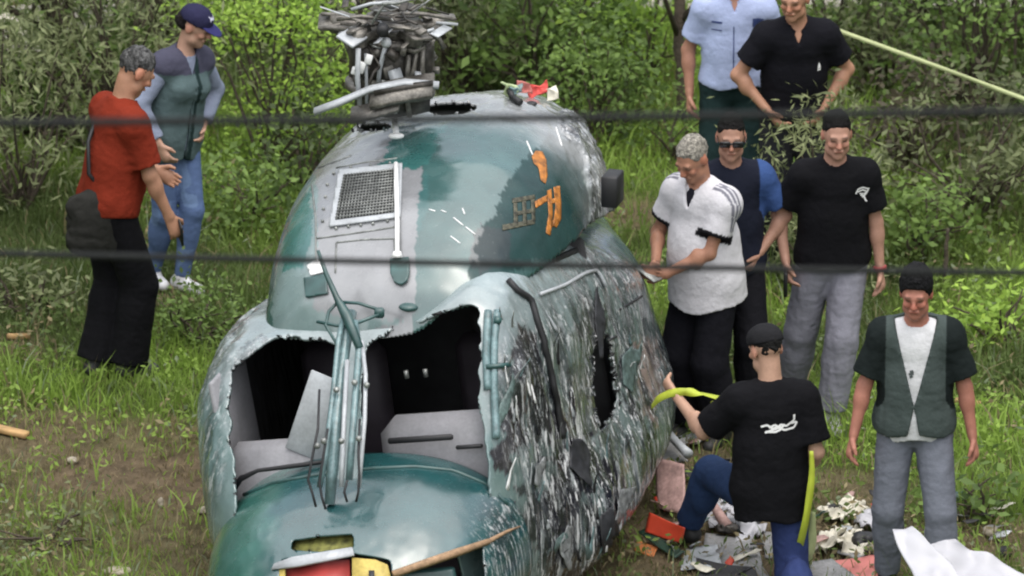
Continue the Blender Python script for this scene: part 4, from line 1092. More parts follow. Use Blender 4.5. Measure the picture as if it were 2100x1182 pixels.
# policeman, top right, head above the picture edge
bx, by = pos(1500, 492); yw = PI
J3 = person("person in a pale blue short sleeved uniform shirt with dark chest badges", bx, by, yw, H=1.74, seed=3, head=(0, .15, 0), RW=(.25, .03, .90), LW=(-.25, .05, .92),
    top=dict(name='uniform_shirt', col=(.36, .42, .62), sleeve=.72, hem=.03, g=.024, collar=2, v=.04), pants=dict(col=(.014, .03, .03), g=.025), skin=(.38, .19, .13))
nv = mat('navy_badge', (.03, .05, .16), .7, var=.2)
for x, z, w, hh in ((-.135, .415, .012, .05), (-.115, .415, .012, .05), (-.155, .41, .010, .05), (.10, .42, .006, .05)): stroke_print(J3, 'uniform_shirt', [[(x, z - hh / 2), (x, z + hh / 2)]] if x < 0 else [[(x - .03, z), (x + .03, z)]], w, m=nv, name="chest_badge")
stroke_print(J3, 'uniform_shirt', [[(.07, .375), (.13, .372)], [(.004, .40), (.004, .10)]], .003, m=nv, name="shirt_placket")
stroke_print(J3, 'uniform_shirt', [[(-.155, .392), (-.12, .388)]], .009, name="badge_mark")

# man in black polo leaning with hands on hips
bx, by = pos(1622, 548); yw = PI + .1
J4 = person("person in a black polo shirt with both hands on the hips beside the uniformed one", bx, by, yw, H=1.77, seed=4, lean=.16, head=(-.45, .18, 0), RW=(.17, .15, .99), Re=(1, -.35, .1), LW=(-.16, .10, .98), Le=(-1, -.6, -.1), build=1.0,
    top=dict(name='polo_shirt', col=(.007, .007, .010), sleeve=.68, hem=.0, g=.026, collar=2, v=.055), pants=dict(col=(.02, .02, .024), g=.025), skin=(.38, .20, .13), hairline=.012)
stroke_print(J4, 'polo_shirt', [[(-.128, .315), (-.122, .345), (-.116, .315)], [(-.132, .308), (-.112, .308)]], .004)

# man in sunglasses behind the white polo
bx, by = pos(1492, 866); yw = PI + .15
J5 = person("person in dark sunglasses and a navy shirt standing behind the white polo", bx, by, yw, H=1.73, seed=5, head=(-.15, .08, 0), RW=(.22, .1, .9), LW=(-.15, .07, .99), Le=(-1, -.45, .1),
    top=dict(col=(.010, .012, .022), sleeve=.70, hem=-.05, g=.024, paint=sleeve_paint((.035, .07, .19), 'L')), pants=dict(col=(.010, .010, .013), g=.03), skin=(.31, .17, .12), hairline=.020, hv=.004)
HC, HR = J5['HC'], J5['HR']; mb = MB()
for q in (-1, 1): mb.box(HC + HR @ np.array([q * .034, .104, .006]), .056, .008, .036, HR, .004); mb.box(HC + HR @ np.array([q * .074, .05, .014]), .004, .11, .008, HR)
mb.box(HC + HR @ np.array([0, .108, .012]), .02, .006, .008, HR); o = mb.build("sunglasses", M['lens']); o.parent = J5['root']

# grey haired man in the white polo
bx, by = pos(1446, 902); yw = 2.42
J6 = person("grey haired person in a white polo with black cuffs looking down at both hands", bx, by, yw, H=1.73, seed=6, lean=.10, head=(.0, .48, 0), RW=(.13, .27, 1.05), Re=(.8, -.4, -.7), LW=(.02, .31, 1.03), Le=(-.7, -.4, -.8), build=1.02, belly=.02, hand_dir=((-.5, .8, .1), (.6, .75, .1)),
    top=dict(name='undershirt', col=(.012, .012, .018), sleeve=.2, hem=.06, g=.010), over=dict(name='polo_shirt', col=(.56, .55, .58), sleeve=.66, hem=-.12, g=.028, collar=2, v=.08, flare=.035, flat=.98, paint=polo_paint, fold=.008), pants=dict(col=(.007, .007, .010), g=.036, hem=.08), skin=(.34, .17, .11), hair=(.17, .16, .14), gray=(.30, .28, .24), hairline=.006)

# man in black T-shirt and grey trousers
bx, by = pos(1702, 862); yw = PI + .06
J7 = person("person in a black T-shirt with a white chest print and baggy grey trousers looking down", bx, by, yw, H=1.75, seed=7, lean=.05, head=(.05, .12, 0), RW=(.255, .04, .93), Re=(.7, -.6, -.3), LW=(-.25, .05, .87), Le=(-.7, -.6, -.2), build=1.0,
    RF=local(1618, 838, (bx, by), yw), LF=local(1704, 880, (bx, by), yw), Rk=(.3, 1, 0), Lk=(0, 1, 0), top=dict(col=BLACK, sleeve=.72, hem=-.02, g=.024, loose=.012, flare=.012), pants=dict(col=(.19, .19, .225), g=.028, hem=.066, len=.93, fold=.024), shoes=(.42, .42, .44), skin=(.36, .20, .145), hairline=.018)
stroke_print(J7, 't_shirt', [[(-.105, .40), (-.115, .425), (-.14, .435), (-.17, .425)], [(-.115, .41), (-.14, .42), (-.165, .41), (-.15, .395), (-.125, .40)], [(-.13, .39), (-.15, .385), (-.155, .365), (-.165, .35)], [(-.14, .375), (-.16, .395), (-.175, .43)]], .0045)
mb = MB(); mb.disc(J7['WL'] , .036, .022, J7['WL'] - J7['EL'], 14); o = mb.build("wristband", M['red']); o.parent = J7['root']

# man with the open vest, walking, right foreground
bx, by = pos(1868, 1222); yw = PI - .05
J8 = person("person in an open grey green shirt over a white T-shirt walking past the white sheets", bx, by, yw, H=1.75, seed=8, lean=.04, head=(-.12, .16, .0), RW=(.30, .10, .90), Re=(.8, -.7, -.1), LW=(-.30, .06, .84), Le=(-.8, -.6, -.1), build=.97,
    RF=(.12, -.08), LF=(-.15, .16), Rk=(.2, 1, 0), Lk=(-.35, 1, 0), top=dict(name='t_shirt', col=(.58, .58, .60), sleeve=.3, hem=-.055, g=.018, paint=lambda V, cc, J, s: None), over=dict(name='open_shirt', col=(.055, .071, .068), sleeve=.80, hem=-.02, g=.034, loose=.008, flare=.008, open=(.088, .14, .045), fold=.024, collar=0, paint=sleeve_paint((.010, .014, .014))),
    pants=dict(col=(.135, .145, .175), g=.018, hem=.056, fold=.022), skin=(.33, .14, .10), hair=(.006, .006, .007), hairline=-.012, hv=.026)
ink = mat('dark_print', (.05, .06, .06), .8)
stroke_print(J8, 't_shirt', [[(.012, .33), (.03, .325)], [(.01, .318), (.035, .312)], [(.015, .305), (.03, .298)]], .006, m=ink)

# kneeling man seen from behind
bx, by = pos(1578, 1198); yw = .12
lf = local(1412, 1118, (bx, by), yw)
J9 = person("person kneeling with back turned, black T-shirt with white script on the back", bx, by, yw, H=1.78, pelvis=(0, 0, .50), seed=9, lean=.06, head=(.35, .30, 0), RW=(.20, .16, .56), Re=(.22, -.9, -.1), LW=(-.42, .34, .88), Le=(-.3, -.1, -1), build=.98,
    LF=(lf[0], lf[1]), Lk=(-.3, 1, 1.2), RA=(.12, -.42, .08), Rk=(.0, 1, -.5), foot_rot=(0, 1.0), top=dict(col=BLACK, sleeve=.82, hem=-.13, g=.028, loose=.016, flare=.008, fold=.022), pants=dict(col=(.018, .035, .085), g=.022, hem=.058, len=.9, paint=lambda V, cc, J, s: cc.__setitem__(((V - J['P']) @ J['rt']) > .0, (.03, .045, .13))), shoes=(.012, .012, .012),
    skin=(.40, .24, .17), hair=(.01, .01, .01), cap=dict(col=(.014, .014, .016), brim=0), sock=1)
stroke_print(J9, 't_shirt', [[(-.07, .375), (-.04, .385), (.0, .36), (.03, .385), (.06, .375), (.10, .40), (.10, .43)], [(-.05, .345), (-.01, .36), (.02, .37), (.05, .355), (.10, .36), (.115, .39), (.085, .385)], [(-.03, .37), (.0, .385), (.03, .365), (.05, .385)], [(-.045, .35), (.0, .348), (.03, .36)], [(-.02, .36), (.01, .375), (.04, .37)]], .0055, back=True)

# things people carry
def thing_mb(name, mb, m, label, cat, loc, group=None, smooth=True):
    o = mb.build(name, m, None, smooth); o.data.transform(Matrix.Translation(-Vector(loc))); o.location = loc; return tag(o, label, cat, group)
p = lw(J2, J2['WR']) + np.array([.06, .02, -.10]); thing_mb("phone", MB().box(p, .012, .075, .15, rotm('X', .5) @ rotm('Z', .3), .004), M['black'], "dark phone held low in the hand of the person in orange", "phone", p)
c = at_y(208, 450, lw(J2, J2['P'])[1] - .10)
bag = empty("shoulder_bag", tuple(c + np.array([0, 0, -.17])), .2, "dark soft shoulder bag hanging at the hip of the person in orange", "bag")
Fd = Field(); Fd.ell((0, 0, .17), np.array([.20, .10, .185]), k=.02); Fd.cone((-.12, 0, .05), (.12, 0, .05), .08, k=.05); Fd.cone((-.14, 0, .26), (.14, 0, .28), .05, k=.05); V, F = Fd.mesh(.009, folds(4, .02))
link("bag_body", mesh_np("bag_body", V, F, True, np.tile((.022, .022, .02), (len(V), 1))), M['cloth'], bag)
sN = lw(J2, J2['SL'] + np.array([.02, -.02, .08])); sc = lw(J2, J2['P'] + J2['sp'] * .35 - J2['fw'] * .17)
MB().tube([c + np.array([.02, 0, .15]), (c + sc) / 2 + np.array([-.03, -.03, .05]), sc, sN], .012, 6).build("bag_strap", M['black'], bag)
p = lw(J6, (J6['WL'] + J6['WR']) / 2 + np.array([0, .10, .0])); thing_mb("phone", MB().box(p, .075, .14, .011, rotm('Z', .9) @ rotm('X', .4), .004), M['steel'], "grey phone in the hands of the person in the white polo", "phone", p)
p = lw(J7, J7['WR']) + np.array([.0, -.03, -.11]); thing_mb("phone", MB().box(p, .02, .08, .15, rotm('X', .25), .005), M['black'], "black handset hanging in the hand of the person in the black T-shirt", "handset", p)
# ------------------------------------------------------------------ ground, path, grass
def soil_mask(x, y):                       # 1 = bare trodden earth
    P = np.stack([x * .9, y * .9, 0 * x], -1); n = fbm(P, 4, 90); m = np.zeros_like(x)
    for (px, py, rx, ry, a) in ((300, 985, .95, .55, 1.0), (60, 900, .5, .5, .9), (100, 1010, .8, .5, .7), (410, 1090, .5, .6, .8), (1720, 1010, .35, .4, .8), (1420, 980, .5, .9, .8), (1560, 1120, .8, .5, .9), (2060, 1120, .5, .3, .9), (1300, 440, .35, .35, .9), (340, 612, .25, .2, .8), (1980, 700, .4, .25, .5), (30, 720, .3, .3, .6), (1760, 1120, .6, .5, .7), (200, 1090, .9, .8, .6), (60, 1010, .6, .6, .65), (330, 905, .6, .35, .8), (380, 1000, .5, .6, .9), (1360, 1090, .35, .35, 1.0), (1500, 1140, .6, .4, 1.0)):
        c = gnd(px, py); d = np.sqrt(((x - c[0]) / rx) ** 2 + ((y - c[1]) / ry) ** 2); m = np.maximum(m, a * sstep(1.25, .55, d + (n - .5) * 1.1))
    d = np.sqrt(((x - HX - .45) / 1.5) ** 2 + ((y - HY - 1.4) / 2.4) ** 2); m = np.maximum(m, .8 * sstep(1.2, .8, d + (n - .5)))
    return np.clip(m, 0, 1)
def lush_lit_mask(x, y):                       # 1 = bright grass: fresh growth and lit lawn patches put into the colour
    P = np.stack([x * .6, y * .6, 0 * x], -1); m = sstep(.38, .66, fbm(P, 3, 95)) * .85
    for (px, py, r) in ((540, 300, 1.2), (1330, 330, 1.1), (2040, 640, .7), (1990, 900, .7), (150, 840, .5), (1560, 640, .5), (60, 330, .6), (330, 760, .6), (1400, 620, .5)):
        c = gnd(px, py); m = np.maximum(m, sstep(1.2, .3, np.hypot(x - c[0], y - c[1]) / r))
    return m
gm = bpy.data.materials.new("earth_and_turf"); gm.use_nodes = True
N_, L_ = gm.node_tree.nodes, gm.node_tree.links; bs = N_['Principled BSDF']; bs.inputs['Roughness'].default_value = .95; bs.inputs['Specular IOR Level'].default_value = .15
at_ = N_.new('ShaderNodeAttribute'); at_.attribute_name = 'Col'; tc_ = N_.new('ShaderNodeTexCoord')
n1 = N_.new('ShaderNodeTexNoise'); n1.inputs['Scale'].default_value = 9; n1.inputs['Detail'].default_value = 9; n1.inputs['Roughness'].default_value = .7
L_.new(tc_.outputs['Object'], n1.inputs['Vector']); mr_ = N_.new('ShaderNodeMapRange'); mr_.inputs[1].default_value = .3; mr_.inputs[2].default_value = .7; mr_.inputs[3].default_value = .5; mr_.inputs[4].default_value = 1.55
L_.new(n1.outputs[0], mr_.inputs[0]); sc_ = N_.new('ShaderNodeVectorMath'); sc_.operation = 'SCALE'; L_.new(at_.outputs['Color'], sc_.inputs[0]); L_.new(mr_.outputs[0], sc_.inputs['Scale']); L_.new(sc_.outputs[0], bs.inputs['Base Color'])
bp_ = N_.new('ShaderNodeBump'); bp_.inputs['Strength'].default_value = .9; bp_.inputs['Distance'].default_value = .06; L_.new(n1.outputs[0], bp_.inputs['Height']); L_.new(bp_.outputs[0], bs.inputs['Normal'])
gx = np.concatenate([-np.geomspace(300, 7, 24), np.arange(-6.9, 6.95, .09), np.geomspace(7, 300, 24)]); gy = np.concatenate([-30 - np.geomspace(60, 1, 8), np.linspace(-28, -8, 12), np.arange(-7.8, 9, .09), np.geomspace(9.2, 400, 26)])
X, Y = np.meshgrid(gx, gy, indexing='ij'); Z = ground_z(X, Y); near_ = (np.abs(X) < 7) & (Y > -8) & (Y < 9)
Z = Z + np.where(near_, (fbm(np.stack([X * 5, Y * 5, 0 * X], -1), 3, 8) - .5) * .05, 0)
Vg = np.stack([X.ravel(), Y.ravel(), Z.ravel()], 1); a_, b_ = len(gx), len(gy)
i, j = np.meshgrid(np.arange(a_ - 1), np.arange(b_ - 1), indexing='ij'); i = i.ravel(); j = j.ravel()
so = soil_mask(Vg[:, 0], Vg[:, 1])[:, None]; lu = lush_lit_mask(Vg[:, 0], Vg[:, 1])[:, None]
gc = np.array([.050, .066, .022]) * (1 - lu) + np.array([.085, .125, .026]) * lu; gc = gc * (1 - so) + np.array([.125, .095, .060]) * so
ground = link("ground", mesh_np("ground", Vg, np.stack([i * b_ + j, (i + 1) * b_ + j, (i + 1) * b_ + j + 1, i * b_ + j + 1], 1), True, gc), gm); tag(ground, kind='structure')
pc = lambda x: 5.5 - 1.0 * float(sstep(-2.2, -3.1, np.array([x]))[0])
xs = np.linspace(-9, 9, 90); pv = np.array([(x, pc(x) + w * .5, gz(x, pc(x) + w * .5) + .045) for x in xs for w in (-1, -.33, .33, 1)])
pf = np.array([[k * 4 + q, (k + 1) * 4 + q, (k + 1) * 4 + q + 1, k * 4 + q + 1] for k in range(89) for q in range(3)])
tag(link("path", mesh_np("path", pv, pf), mat('pale_gravel', (.33, .31, .26), .95, var=.35, vscale=6, var2=.3, v2scale=40, bump=.5)), kind='structure')

M['leaf'] = mat('leaves', attr=True, rough=.55, var=0, transl=.38, sat=.94, spec=.25)
def grass_mesh(n, x0, x1, y0, y1, hmin, hmax, wid, keep, palette, seed, name):
    r = np.random.default_rng(seed); x, y = r.uniform(x0, x1, n), r.uniform(y0, y1, n); k = r.random(n) < keep(x, y); x, y = x[k], y[k]; n = len(x)
    P = np.stack([x, y, 0 * x], -1); t = fbm(P * 1.6, 3, seed + 1); h = (hmin + (hmax - hmin) * r.random(n) ** 1.6) * (.55 + .9 * t) * (1 - .5 * soil_mask(x, y)); a = r.uniform(0, 2 * PI, n); w = wid * r.uniform(.6, 1.3, n)
    lean = r.uniform(.15, 1.0, n) * h; la = a + r.normal(0, .9, n); z = ground_z(x, y) - .004
    dx, dy = np.cos(a), np.sin(a); lx, ly = np.cos(la + 1.57) * lean, np.sin(la + 1.57) * lean
    V = np.empty((n, 5, 3)); hv = np.sqrt(np.clip(h * h - lean * lean * .5, .0004, None))
    V[:, 0] = np.stack([x - dx * w, y - dy * w, z], 1); V[:, 1] = np.stack([x + dx * w, y + dy * w, z], 1)
    V[:, 2] = np.stack([x - dx * w * .8 + lx * .35, y - dy * w * .8 + ly * .35, z + hv * .6], 1); V[:, 3] = np.stack([x + dx * w * .8 + lx * .35, y + dy * w * .8 + ly * .35, z + hv * .6], 1)
    V[:, 4] = np.stack([x + lx, y + ly, z + hv * .95], 1)
    b = np.arange(n) * 5; Q = np.stack([b, b + 1, b + 3, b + 2], 1); T = np.stack([b + 2, b + 3, b + 4], 1)
    c = palette(x, y, r)
    o = link(name, mesh_np(name, V.reshape(-1, 3), [Q, T], True, np.repeat(c, 5, 0)), M['leaf']); return o
def pal(x, y, r):
    lu = lush_lit_mask(x, y)[:, None]; so = soil_mask(x, y)[:, None]; q = r.random(len(x))[:, None]; n = fbm(np.stack([x * 2.3, y * 2.3, 0 * x], -1), 3, 120)[:, None]
    c = np.array([.064, .096, .024]) * (1 - lu) + np.array([.19, .29, .040]) * lu
    c = c * (.65 + .8 * n); dry = ((q < .06 + .40 * so[:, 0:1]) | ((n > .60) & (q < .22))).astype(float); c = c * (1 - dry) + np.array([.20, .165, .085]) * (.6 + .7 * r.random(len(x))[:, None]) * dry
    pale = (q > .95).astype(float); return c * (1 - pale) + np.array([.17, .21, .12]) * pale
inheli = lambda x, y: (((x - HX) * US[0] + (y - HY) * US[1]) / .82) ** 2 + ((((x - HX) * VS[0] + (y - HY) * VS[1]) - 1.1) / 1.6) ** 2 < 1
kp = lambda x, y: np.clip(1.05 - .74 * soil_mask(x, y), 0, 1) * (~inheli(x, y)) * (1 - .8 * ((np.abs(y - 5.5 + 1.0 * sstep(-2.2, -3.1, x)) < .5)))
tag(grass_mesh(230000, -4.6, 4.6, -6.9, 6.2, .035, .16, .0042, kp, pal, 5, "grass"), "short uneven green grass with dry blades covering the trodden slope", "grass", kind='stuff')
tuft = lambda x, y: kp(x, y) * sstep(.50, .64, fbm(np.stack([x * 2.1, y * 2.1, 0 * x], -1), 3, 140)) * np.where(y < -2.5, .5, 1)
tag(grass_mesh(60000, -4.6, 4.6, -6.6, 6.2, .12, .34, .0052, tuft, pal, 6, "long_grass"), "longer rank grass standing in tufts round the people and bushes", "long grass", kind='stuff')

def leaves(C, nrm_up, L, W, col, r, droop=.2):     # folded leaf blades, four triangles each pair
    n = len(C); a = r.uniform(0, 2 * PI, n); el = r.normal(-droop, .55, n); d = np.stack([np.cos(a) * np.cos(el), np.sin(a) * np.cos(el), np.sin(el)], 1)
    s = np.cross(d, np.array([0, 0, 1.0])); s /= np.linalg.norm(s, axis=1)[:, None] + 1e-6; up = np.cross(s, d); roll = r.normal(0, .7, n)[:, None]; s, up = s * np.cos(roll) + up * np.sin(roll), up * np.cos(roll) - s * np.sin(roll)
    L = L[:, None]; W = W[:, None]; V = np.empty((n, 4, 3)); V[:, 0] = C; V[:, 1] = C + d * L * .45 + s * W - up * W * .25; V[:, 2] = C + d * L - up * L * .12; V[:, 3] = C + d * L * .45 - s * W - up * W * .25
    b = np.arange(n) * 4; T = np.concatenate([np.stack([b, b + 1, b + 2], 1), np.stack([b, b + 2, b + 3], 1)]); return V.reshape(-1, 3), T, np.repeat(col, 4, 0)
def weeds(n, seed, keep, name):
    r = np.random.default_rng(seed); x, y = r.uniform(-4.4, 4.4, n), r.uniform(-6.6, 5.6, n); k = r.random(n) < keep(x, y); x, y = x[k], y[k]; m = 9; x = np.repeat(x, m) + r.normal(0, .035, len(x) * m); y = np.repeat(y, m) + r.normal(0, .035, len(y) * m)
    z = ground_z(x, y) + r.uniform(.01, .12, len(x)); c = pal(x, y, r) * 1.05; V, T, cc = leaves(np.stack([x, y, z], 1), None, r.uniform(.025, .06, len(x)), r.uniform(.006, .014, len(x)), c, r, .0); return link(name, mesh_np(name, V, [T], True, cc), M['leaf'])
tag(weeds(9000, 8, lambda x, y: kp(x, y) * sstep(.40, .60, fbm(np.stack([x * 1.5, y * 1.5, 0 * x], -1), 3, 160)), "ground_weeds"), "small leafy weeds mixed through the grass", "weeds", kind='stuff')
# dead straw over the bare earth
tag(grass_mesh(38000, -4.6, 4.2, -6.9, 0, .03, .11, .003, lambda x, y: soil_mask(x, y) * (~inheli(x, y)), lambda x, y, r: np.array([.21, .165, .09]) * r.uniform(.5, 1.4, (len(x), 1)), 9, "straw"), "flattened dry straw lying over the bare brown earth", "straw", kind='stuff')

KIND = {   # leaf length, half width, colours (young, old), droop
    'willow': (.075, .0085, (0.228, 0.255, 0.117), (0.090, 0.113, 0.047), .35), 'broad': (.055, .016, (0.159, 0.248, 0.050), (0.058, 0.097, 0.025), .15), 'lime': (.055, .015, (0.317, 0.469, 0.055), (0.152, 0.255, 0.036), .1),
    'dark': (.05, .014, (0.083, 0.117, 0.041), (0.034, 0.050, 0.019), .2), 'dull': (.055, .011, (0.172, 0.200, 0.086), (0.069, 0.083, 0.039), .25), 'brown': (.05, .011, (0.103, 0.091, 0.055), (0.048, 0.041, 0.028), .3)}  # brown kind: shade of a dark patch put into the leaf colour
M['bark'] = mat('bark', (.075, .058, .042), .9, var=.4, vscale=20, bump=.6)
def bush(px, py, h, r, kind, label, seed, dens=1.0, cat="bush", name=None):
    rs = np.random.default_rng(seed + 500); p = gnd(px, py); root = empty(name or "bush", (p[0], p[1], p[2] - .02), 0, label, cat, None)
    Ll, Wl, ca, cb, droop = KIND[kind]; nc = int(26 * (r * r * h / .5) ** .55) + 8
    C = []; 
    while len(C) < nc:
        q = rs.uniform(-1, 1, 3)
        if q @ q < 1 and q @ q > .12: C.append(q * np.array([r, r * .8, h * .52]) + np.array([0, 0, h * .55]))
    C = np.array(C); C[:, 2] = np.clip(C[:, 2], .06, None); tone = rs.uniform(0, 1, nc)
    mb = MB()
    for c in C[rs.random(nc) < .75]:
        b0 = np.array([rs.normal(0, r * .10), rs.normal(0, r * .10), 0]); mid = (b0 + c) / 2 + np.array([rs.normal(0, .05), rs.normal(0, .05), .08 * h]); mb.tube([b0, mid, c], [.013, .008, .004], 5, False)
    mb.build("stem", M['bark'], None).parent = root
    lsc = rs.uniform(.75, 1.5); n = int(1500 / lsc ** 1.4 * dens * (r * h) ** .8 / .5); w = rs.integers(0, nc, n); sg = rs.uniform(.07, .16, nc) * (.7 + .6 * r)
    Q = C[w] + rs.normal(0, 1, (n, 3)) * sg[w][:, None] * np.array([1, 1, .75]); Q[:, 2] = np.clip(Q[:, 2], .02, None)
    t = np.clip(tone[w] * .7 + rs.normal(.15, .22, n), 0, 1)[:, None]; col = np.array(ca) * t + np.array(cb) * (1 - t)
    V, T, cc = leaves(Q, None, lsc * Ll * rs.uniform(.55, 1.25, n), lsc * Wl * rs.uniform(.6, 1.2, n), col, rs, droop)
    o = link("foliage", mesh_np("foliage", V, [T], True, cc), M['leaf']); o.parent = root; return root
BUSHES = [
    (235, 320, 1.6, .75, 'willow', "pale narrow leaved bush spreading behind the person in the cap", 1.2), (40, 425, 1.1, .55, 'willow', "pale narrow leaved bush at the left edge above the lower cable", 1.1),
    (70, 300, 1.1, .62, 'broad', "green bush left of the dark leaning trunk", 1.0), (565, 330, 1.35, .62, 'lime', "bright lime green bush between the capped person and the rotor hub", 1.3),
    (615, 400, .62, .40, 'dark', "small dark bush touching the left side of the cowling", 1.1), (500, 470, .45, .40, 'broad', "low green bush right of the blue jeans", 1.0),
    (770, 215, 1.0, .60, 'dull', "dull bush behind the mangled rotor hub", 1.1), (960, 195, 1.1, .52, 'dull', "dull green bush just right of the rotor hub", 1.2),
    (1110, 205, 1.15, .55, 'broad', "mid green bush behind the torn red cloth on the cowling", 1.3), (1225, 300, .75, .42, 'broad', "green bush behind the port corner of the cowling", 1.2),
    (1325, 190, 1.05, .5, 'lime', "bright lime green bush left of the uniformed person", 1.2), (1665, 610, 1.22, .36, 'willow', "pale bush in front of the black polo waist", 1.2),
    (1585, 440, .62, .36, 'broad', "green bush between the sunglasses and the black T-shirt", 1.1), (1865, 345, .62, .42, 'brown', "bush with brownish shade in its leaf colour behind the black T-shirt head", 1.2),  # brown bush stands in for a patch of shade
    (1990, 440, .80, .65, 'dull', "dull spreading bush at right edge above the lower cable", 1.2), (1800, 190, .95, .55, 'dull', "dull bush under the stretched pale tape", 1.2),
    (2010, 235, 1.35, .70, 'broad', "green bush behind the right end of the stretched tape", 1.2), (1850, 60, 1.0, .6, 'dark', "dark bush above the middle of the stretched tape", 1.2),
    (1700, 120, 1.0, .52, 'broad', "green bush right behind the head in the black polo", 1.1), (330, 70, 1.0, .7, 'willow', "pale bush at the top edge left of the cap", 1.1),
    (470, 50, .8, .5, 'lime', "lime bush at the top edge right of the cap", 1.1), (640, 60, .9, .5, 'dull', "dull bush at the top edge left of the rotor hub", 1.1), (1010, 20, 1.0, .6, 'broad', "green bush at the top edge right of the rotor hub", 1.1),
    (1190, 70, 1.2, .7, 'broad', "green bush at the top edge over the red cloth", 1.2), (2090, 90, 1.2, .6, 'broad', "green bush in the top right corner", 1.1), (1400, 330, .35, .26, 'broad', "low green bush above the white polo head", 1.0),
    (1880, 520, .42, .38, 'broad', "low bush between the black T-shirt and the thin sapling", 1.0), (60, 640, .32, .36, 'dull', "low straggly bush at left edge below the lower cable", 1.0), (410, 700, .34, .34, 'broad', "low bush between the black trousers and the wreck", 1.1),
    (2060, 700, .28, .42, 'lime', "low lime bush at right edge beside the green vest", 1.0), (1990, 1060, .22, .26, 'broad', "small weedy plant above the white sheets", .9), (100, 1120, .20, .34, 'dull', "low grey green plant in the bottom left corner", .9)]
for k, (px, py, h, r, kind, lab, dn) in enumerate(BUSHES): bush(px, py, h, r, kind, lab, k, dn)

def tree(P, r0, r1, label, crown, seed, name="tree", sub=6):
    rs = np.random.default_rng(seed); p = np.array(P[0]); root = empty(name, (p[0], p[1], p[2]), 0, label, "tree"); P = np.array(P) - p
    t = np.linspace(0, 1, 14); q = np.stack([np.interp(t, np.linspace(0, 1, len(P)), P[:, k]) for k in range(3)], 1); q[1:-1] += rs.normal(0, r0 * .18, (12, 3)); mb = MB(); mb.tube(q, np.linspace(r0, r1, 14) * (1 + .12 * rs.normal(size=14)), 10); o = mb.build("trunk", M['bark'], None, True); o.parent = root
    for s_i in range(sub):
        a = q[rs.integers(6, 14)]; d = np.array([rs.normal(0, .5), rs.normal(0, .4), rs.uniform(.2, .7)]); mb = MB(); mb.tube([a, a + d * .5 + np.array([0, 0, .05]), a + d], [r1 * .6, r1 * .4, .006], 6); o = mb.build("limb", M['bark'], None, True); o.parent = root
    if crown:
        (cx, cy, cz, rx, rz, n, kind) = crown; Ll, Wl, ca, cb, dr = KIND[kind]; nc = 60; C = rs.normal(0, .5, (nc, 3)) * np.array([rx, rx, rz]) + np.array([cx, cy, cz]); w = rs.integers(0, nc, n); tone = rs.random(nc)
        Q = C[w] + rs.normal(0, .13, (n, 3)); tt = np.clip(tone[w] * .7 + rs.normal(.15, .2, n), 0, 1)[:, None]; V, T, cc = leaves(Q, None, Ll * rs.uniform(.6, 1.3, n), Wl * rs.uniform(.6, 1.2, n), np.array(ca) * tt + np.array(cb) * (1 - tt), rs, dr); o = link("crown", mesh_np("crown", V, [T], True, cc), M['leaf']); o.parent = root
    return root
g = gnd(140, 300); tree([g, at_y(128, 200, g[1]), at_y(105, 90, g[1]), at_y(95, -60, g[1]), at_y(60, -260, g[1] + .1)], .075, .045, "tree with dark leaning trunk at the upper left, leaves above the picture", (-.15, 0, 2.6, .8, .6, 5000, 'dull'), 3)
g = gnd(745, 150); tree([g, at_y(742, 60, g[1]), at_y(738, -80, g[1]), at_y(742, -300, g[1])], .065, .05, "tree with a straight brown trunk behind the rotor hub", (0, 0, 2.4, .7, .5, 4000, 'broad'), 4)
g = gnd(1402, 260); tree([g, at_y(1398, 120, g[1]), at_y(1392, 0, g[1]), at_y(1392, -260, g[1])], .045, .035, "tree with a thin brown trunk left of the uniformed person", (0, 0, 2.3, .6, .5, 4000, 'broad'), 5)
g = gnd(1938, 590); tree([g, at_y(1940, 530, g[1]), at_y(1944, 470, g[1])], .014, .010, "thin dark leafless sapling stake standing in the grass at right", None, 6, sub=0)

# unseen wood added at both sides to darken reflections on the wreck
wrs = np.random.default_rng(88); WV = []; nW = 26000
side = np.where(wrs.random(nW) < .5, -1, 1); cc_ = wrs.integers(0, 70, nW); cx_ = wrs.uniform(8.5, 13.5, 70); cy_ = wrs.uniform(-11, 12, 70); cz_ = wrs.uniform(1.0, 7.0, 70)
Q = np.stack([side * cx_[cc_], cy_[cc_], cz_[cc_]], 1) + wrs.normal(0, .75, (nW, 3)); Q[:, 2] = np.abs(Q[:, 2]) + .1; tt = wrs.random(nW)[:, None]
V, T, cc = leaves(Q, None, wrs.uniform(.25, .5, nW), wrs.uniform(.09, .16, nW), np.array(KIND['dull'][2]) * tt + np.array(KIND['dull'][3]) * (1 - tt), wrs, .2)
tag(link("added_woodland", mesh_np("added_woodland", V, [T], True, cc), M['leaf']), "dull green unseen wood added at both sides of the clearing", "wood", kind='stuff')
# ------------------------------------------------------------------ cables, tape, wreckage on the grass, small things
def cable(P, y, r, label):
    t = np.linspace(-.25, 1.25, 60); xs = np.array([p[0] for p in P]); c = np.polyfit(xs / 2100, [p[1] for p in P], 2); Q = [at_y(2100 * u, float(np.polyval(c, u)), y) for u in t]
    # run on level beyond the frame
    o = MB().tube(Q, r, 10).build("overhead_cable", mat('cable_sheath', (.004, .005, .005), .9, var=.2, vscale=3), None, True); return tag(o, label, "cable")
cable([(0, 252), (500, 250), (1050, 241), (1500, 238), (2100, 228)], -19.0, .0112, "upper dark overhead cable crossing in front of the wreck")
cable([(0, 520), (500, 531), (1050, 543), (1500, 550), (2100, 560)], -17.0, .0102, "lower dark overhead cable crossing in front of the wreck")

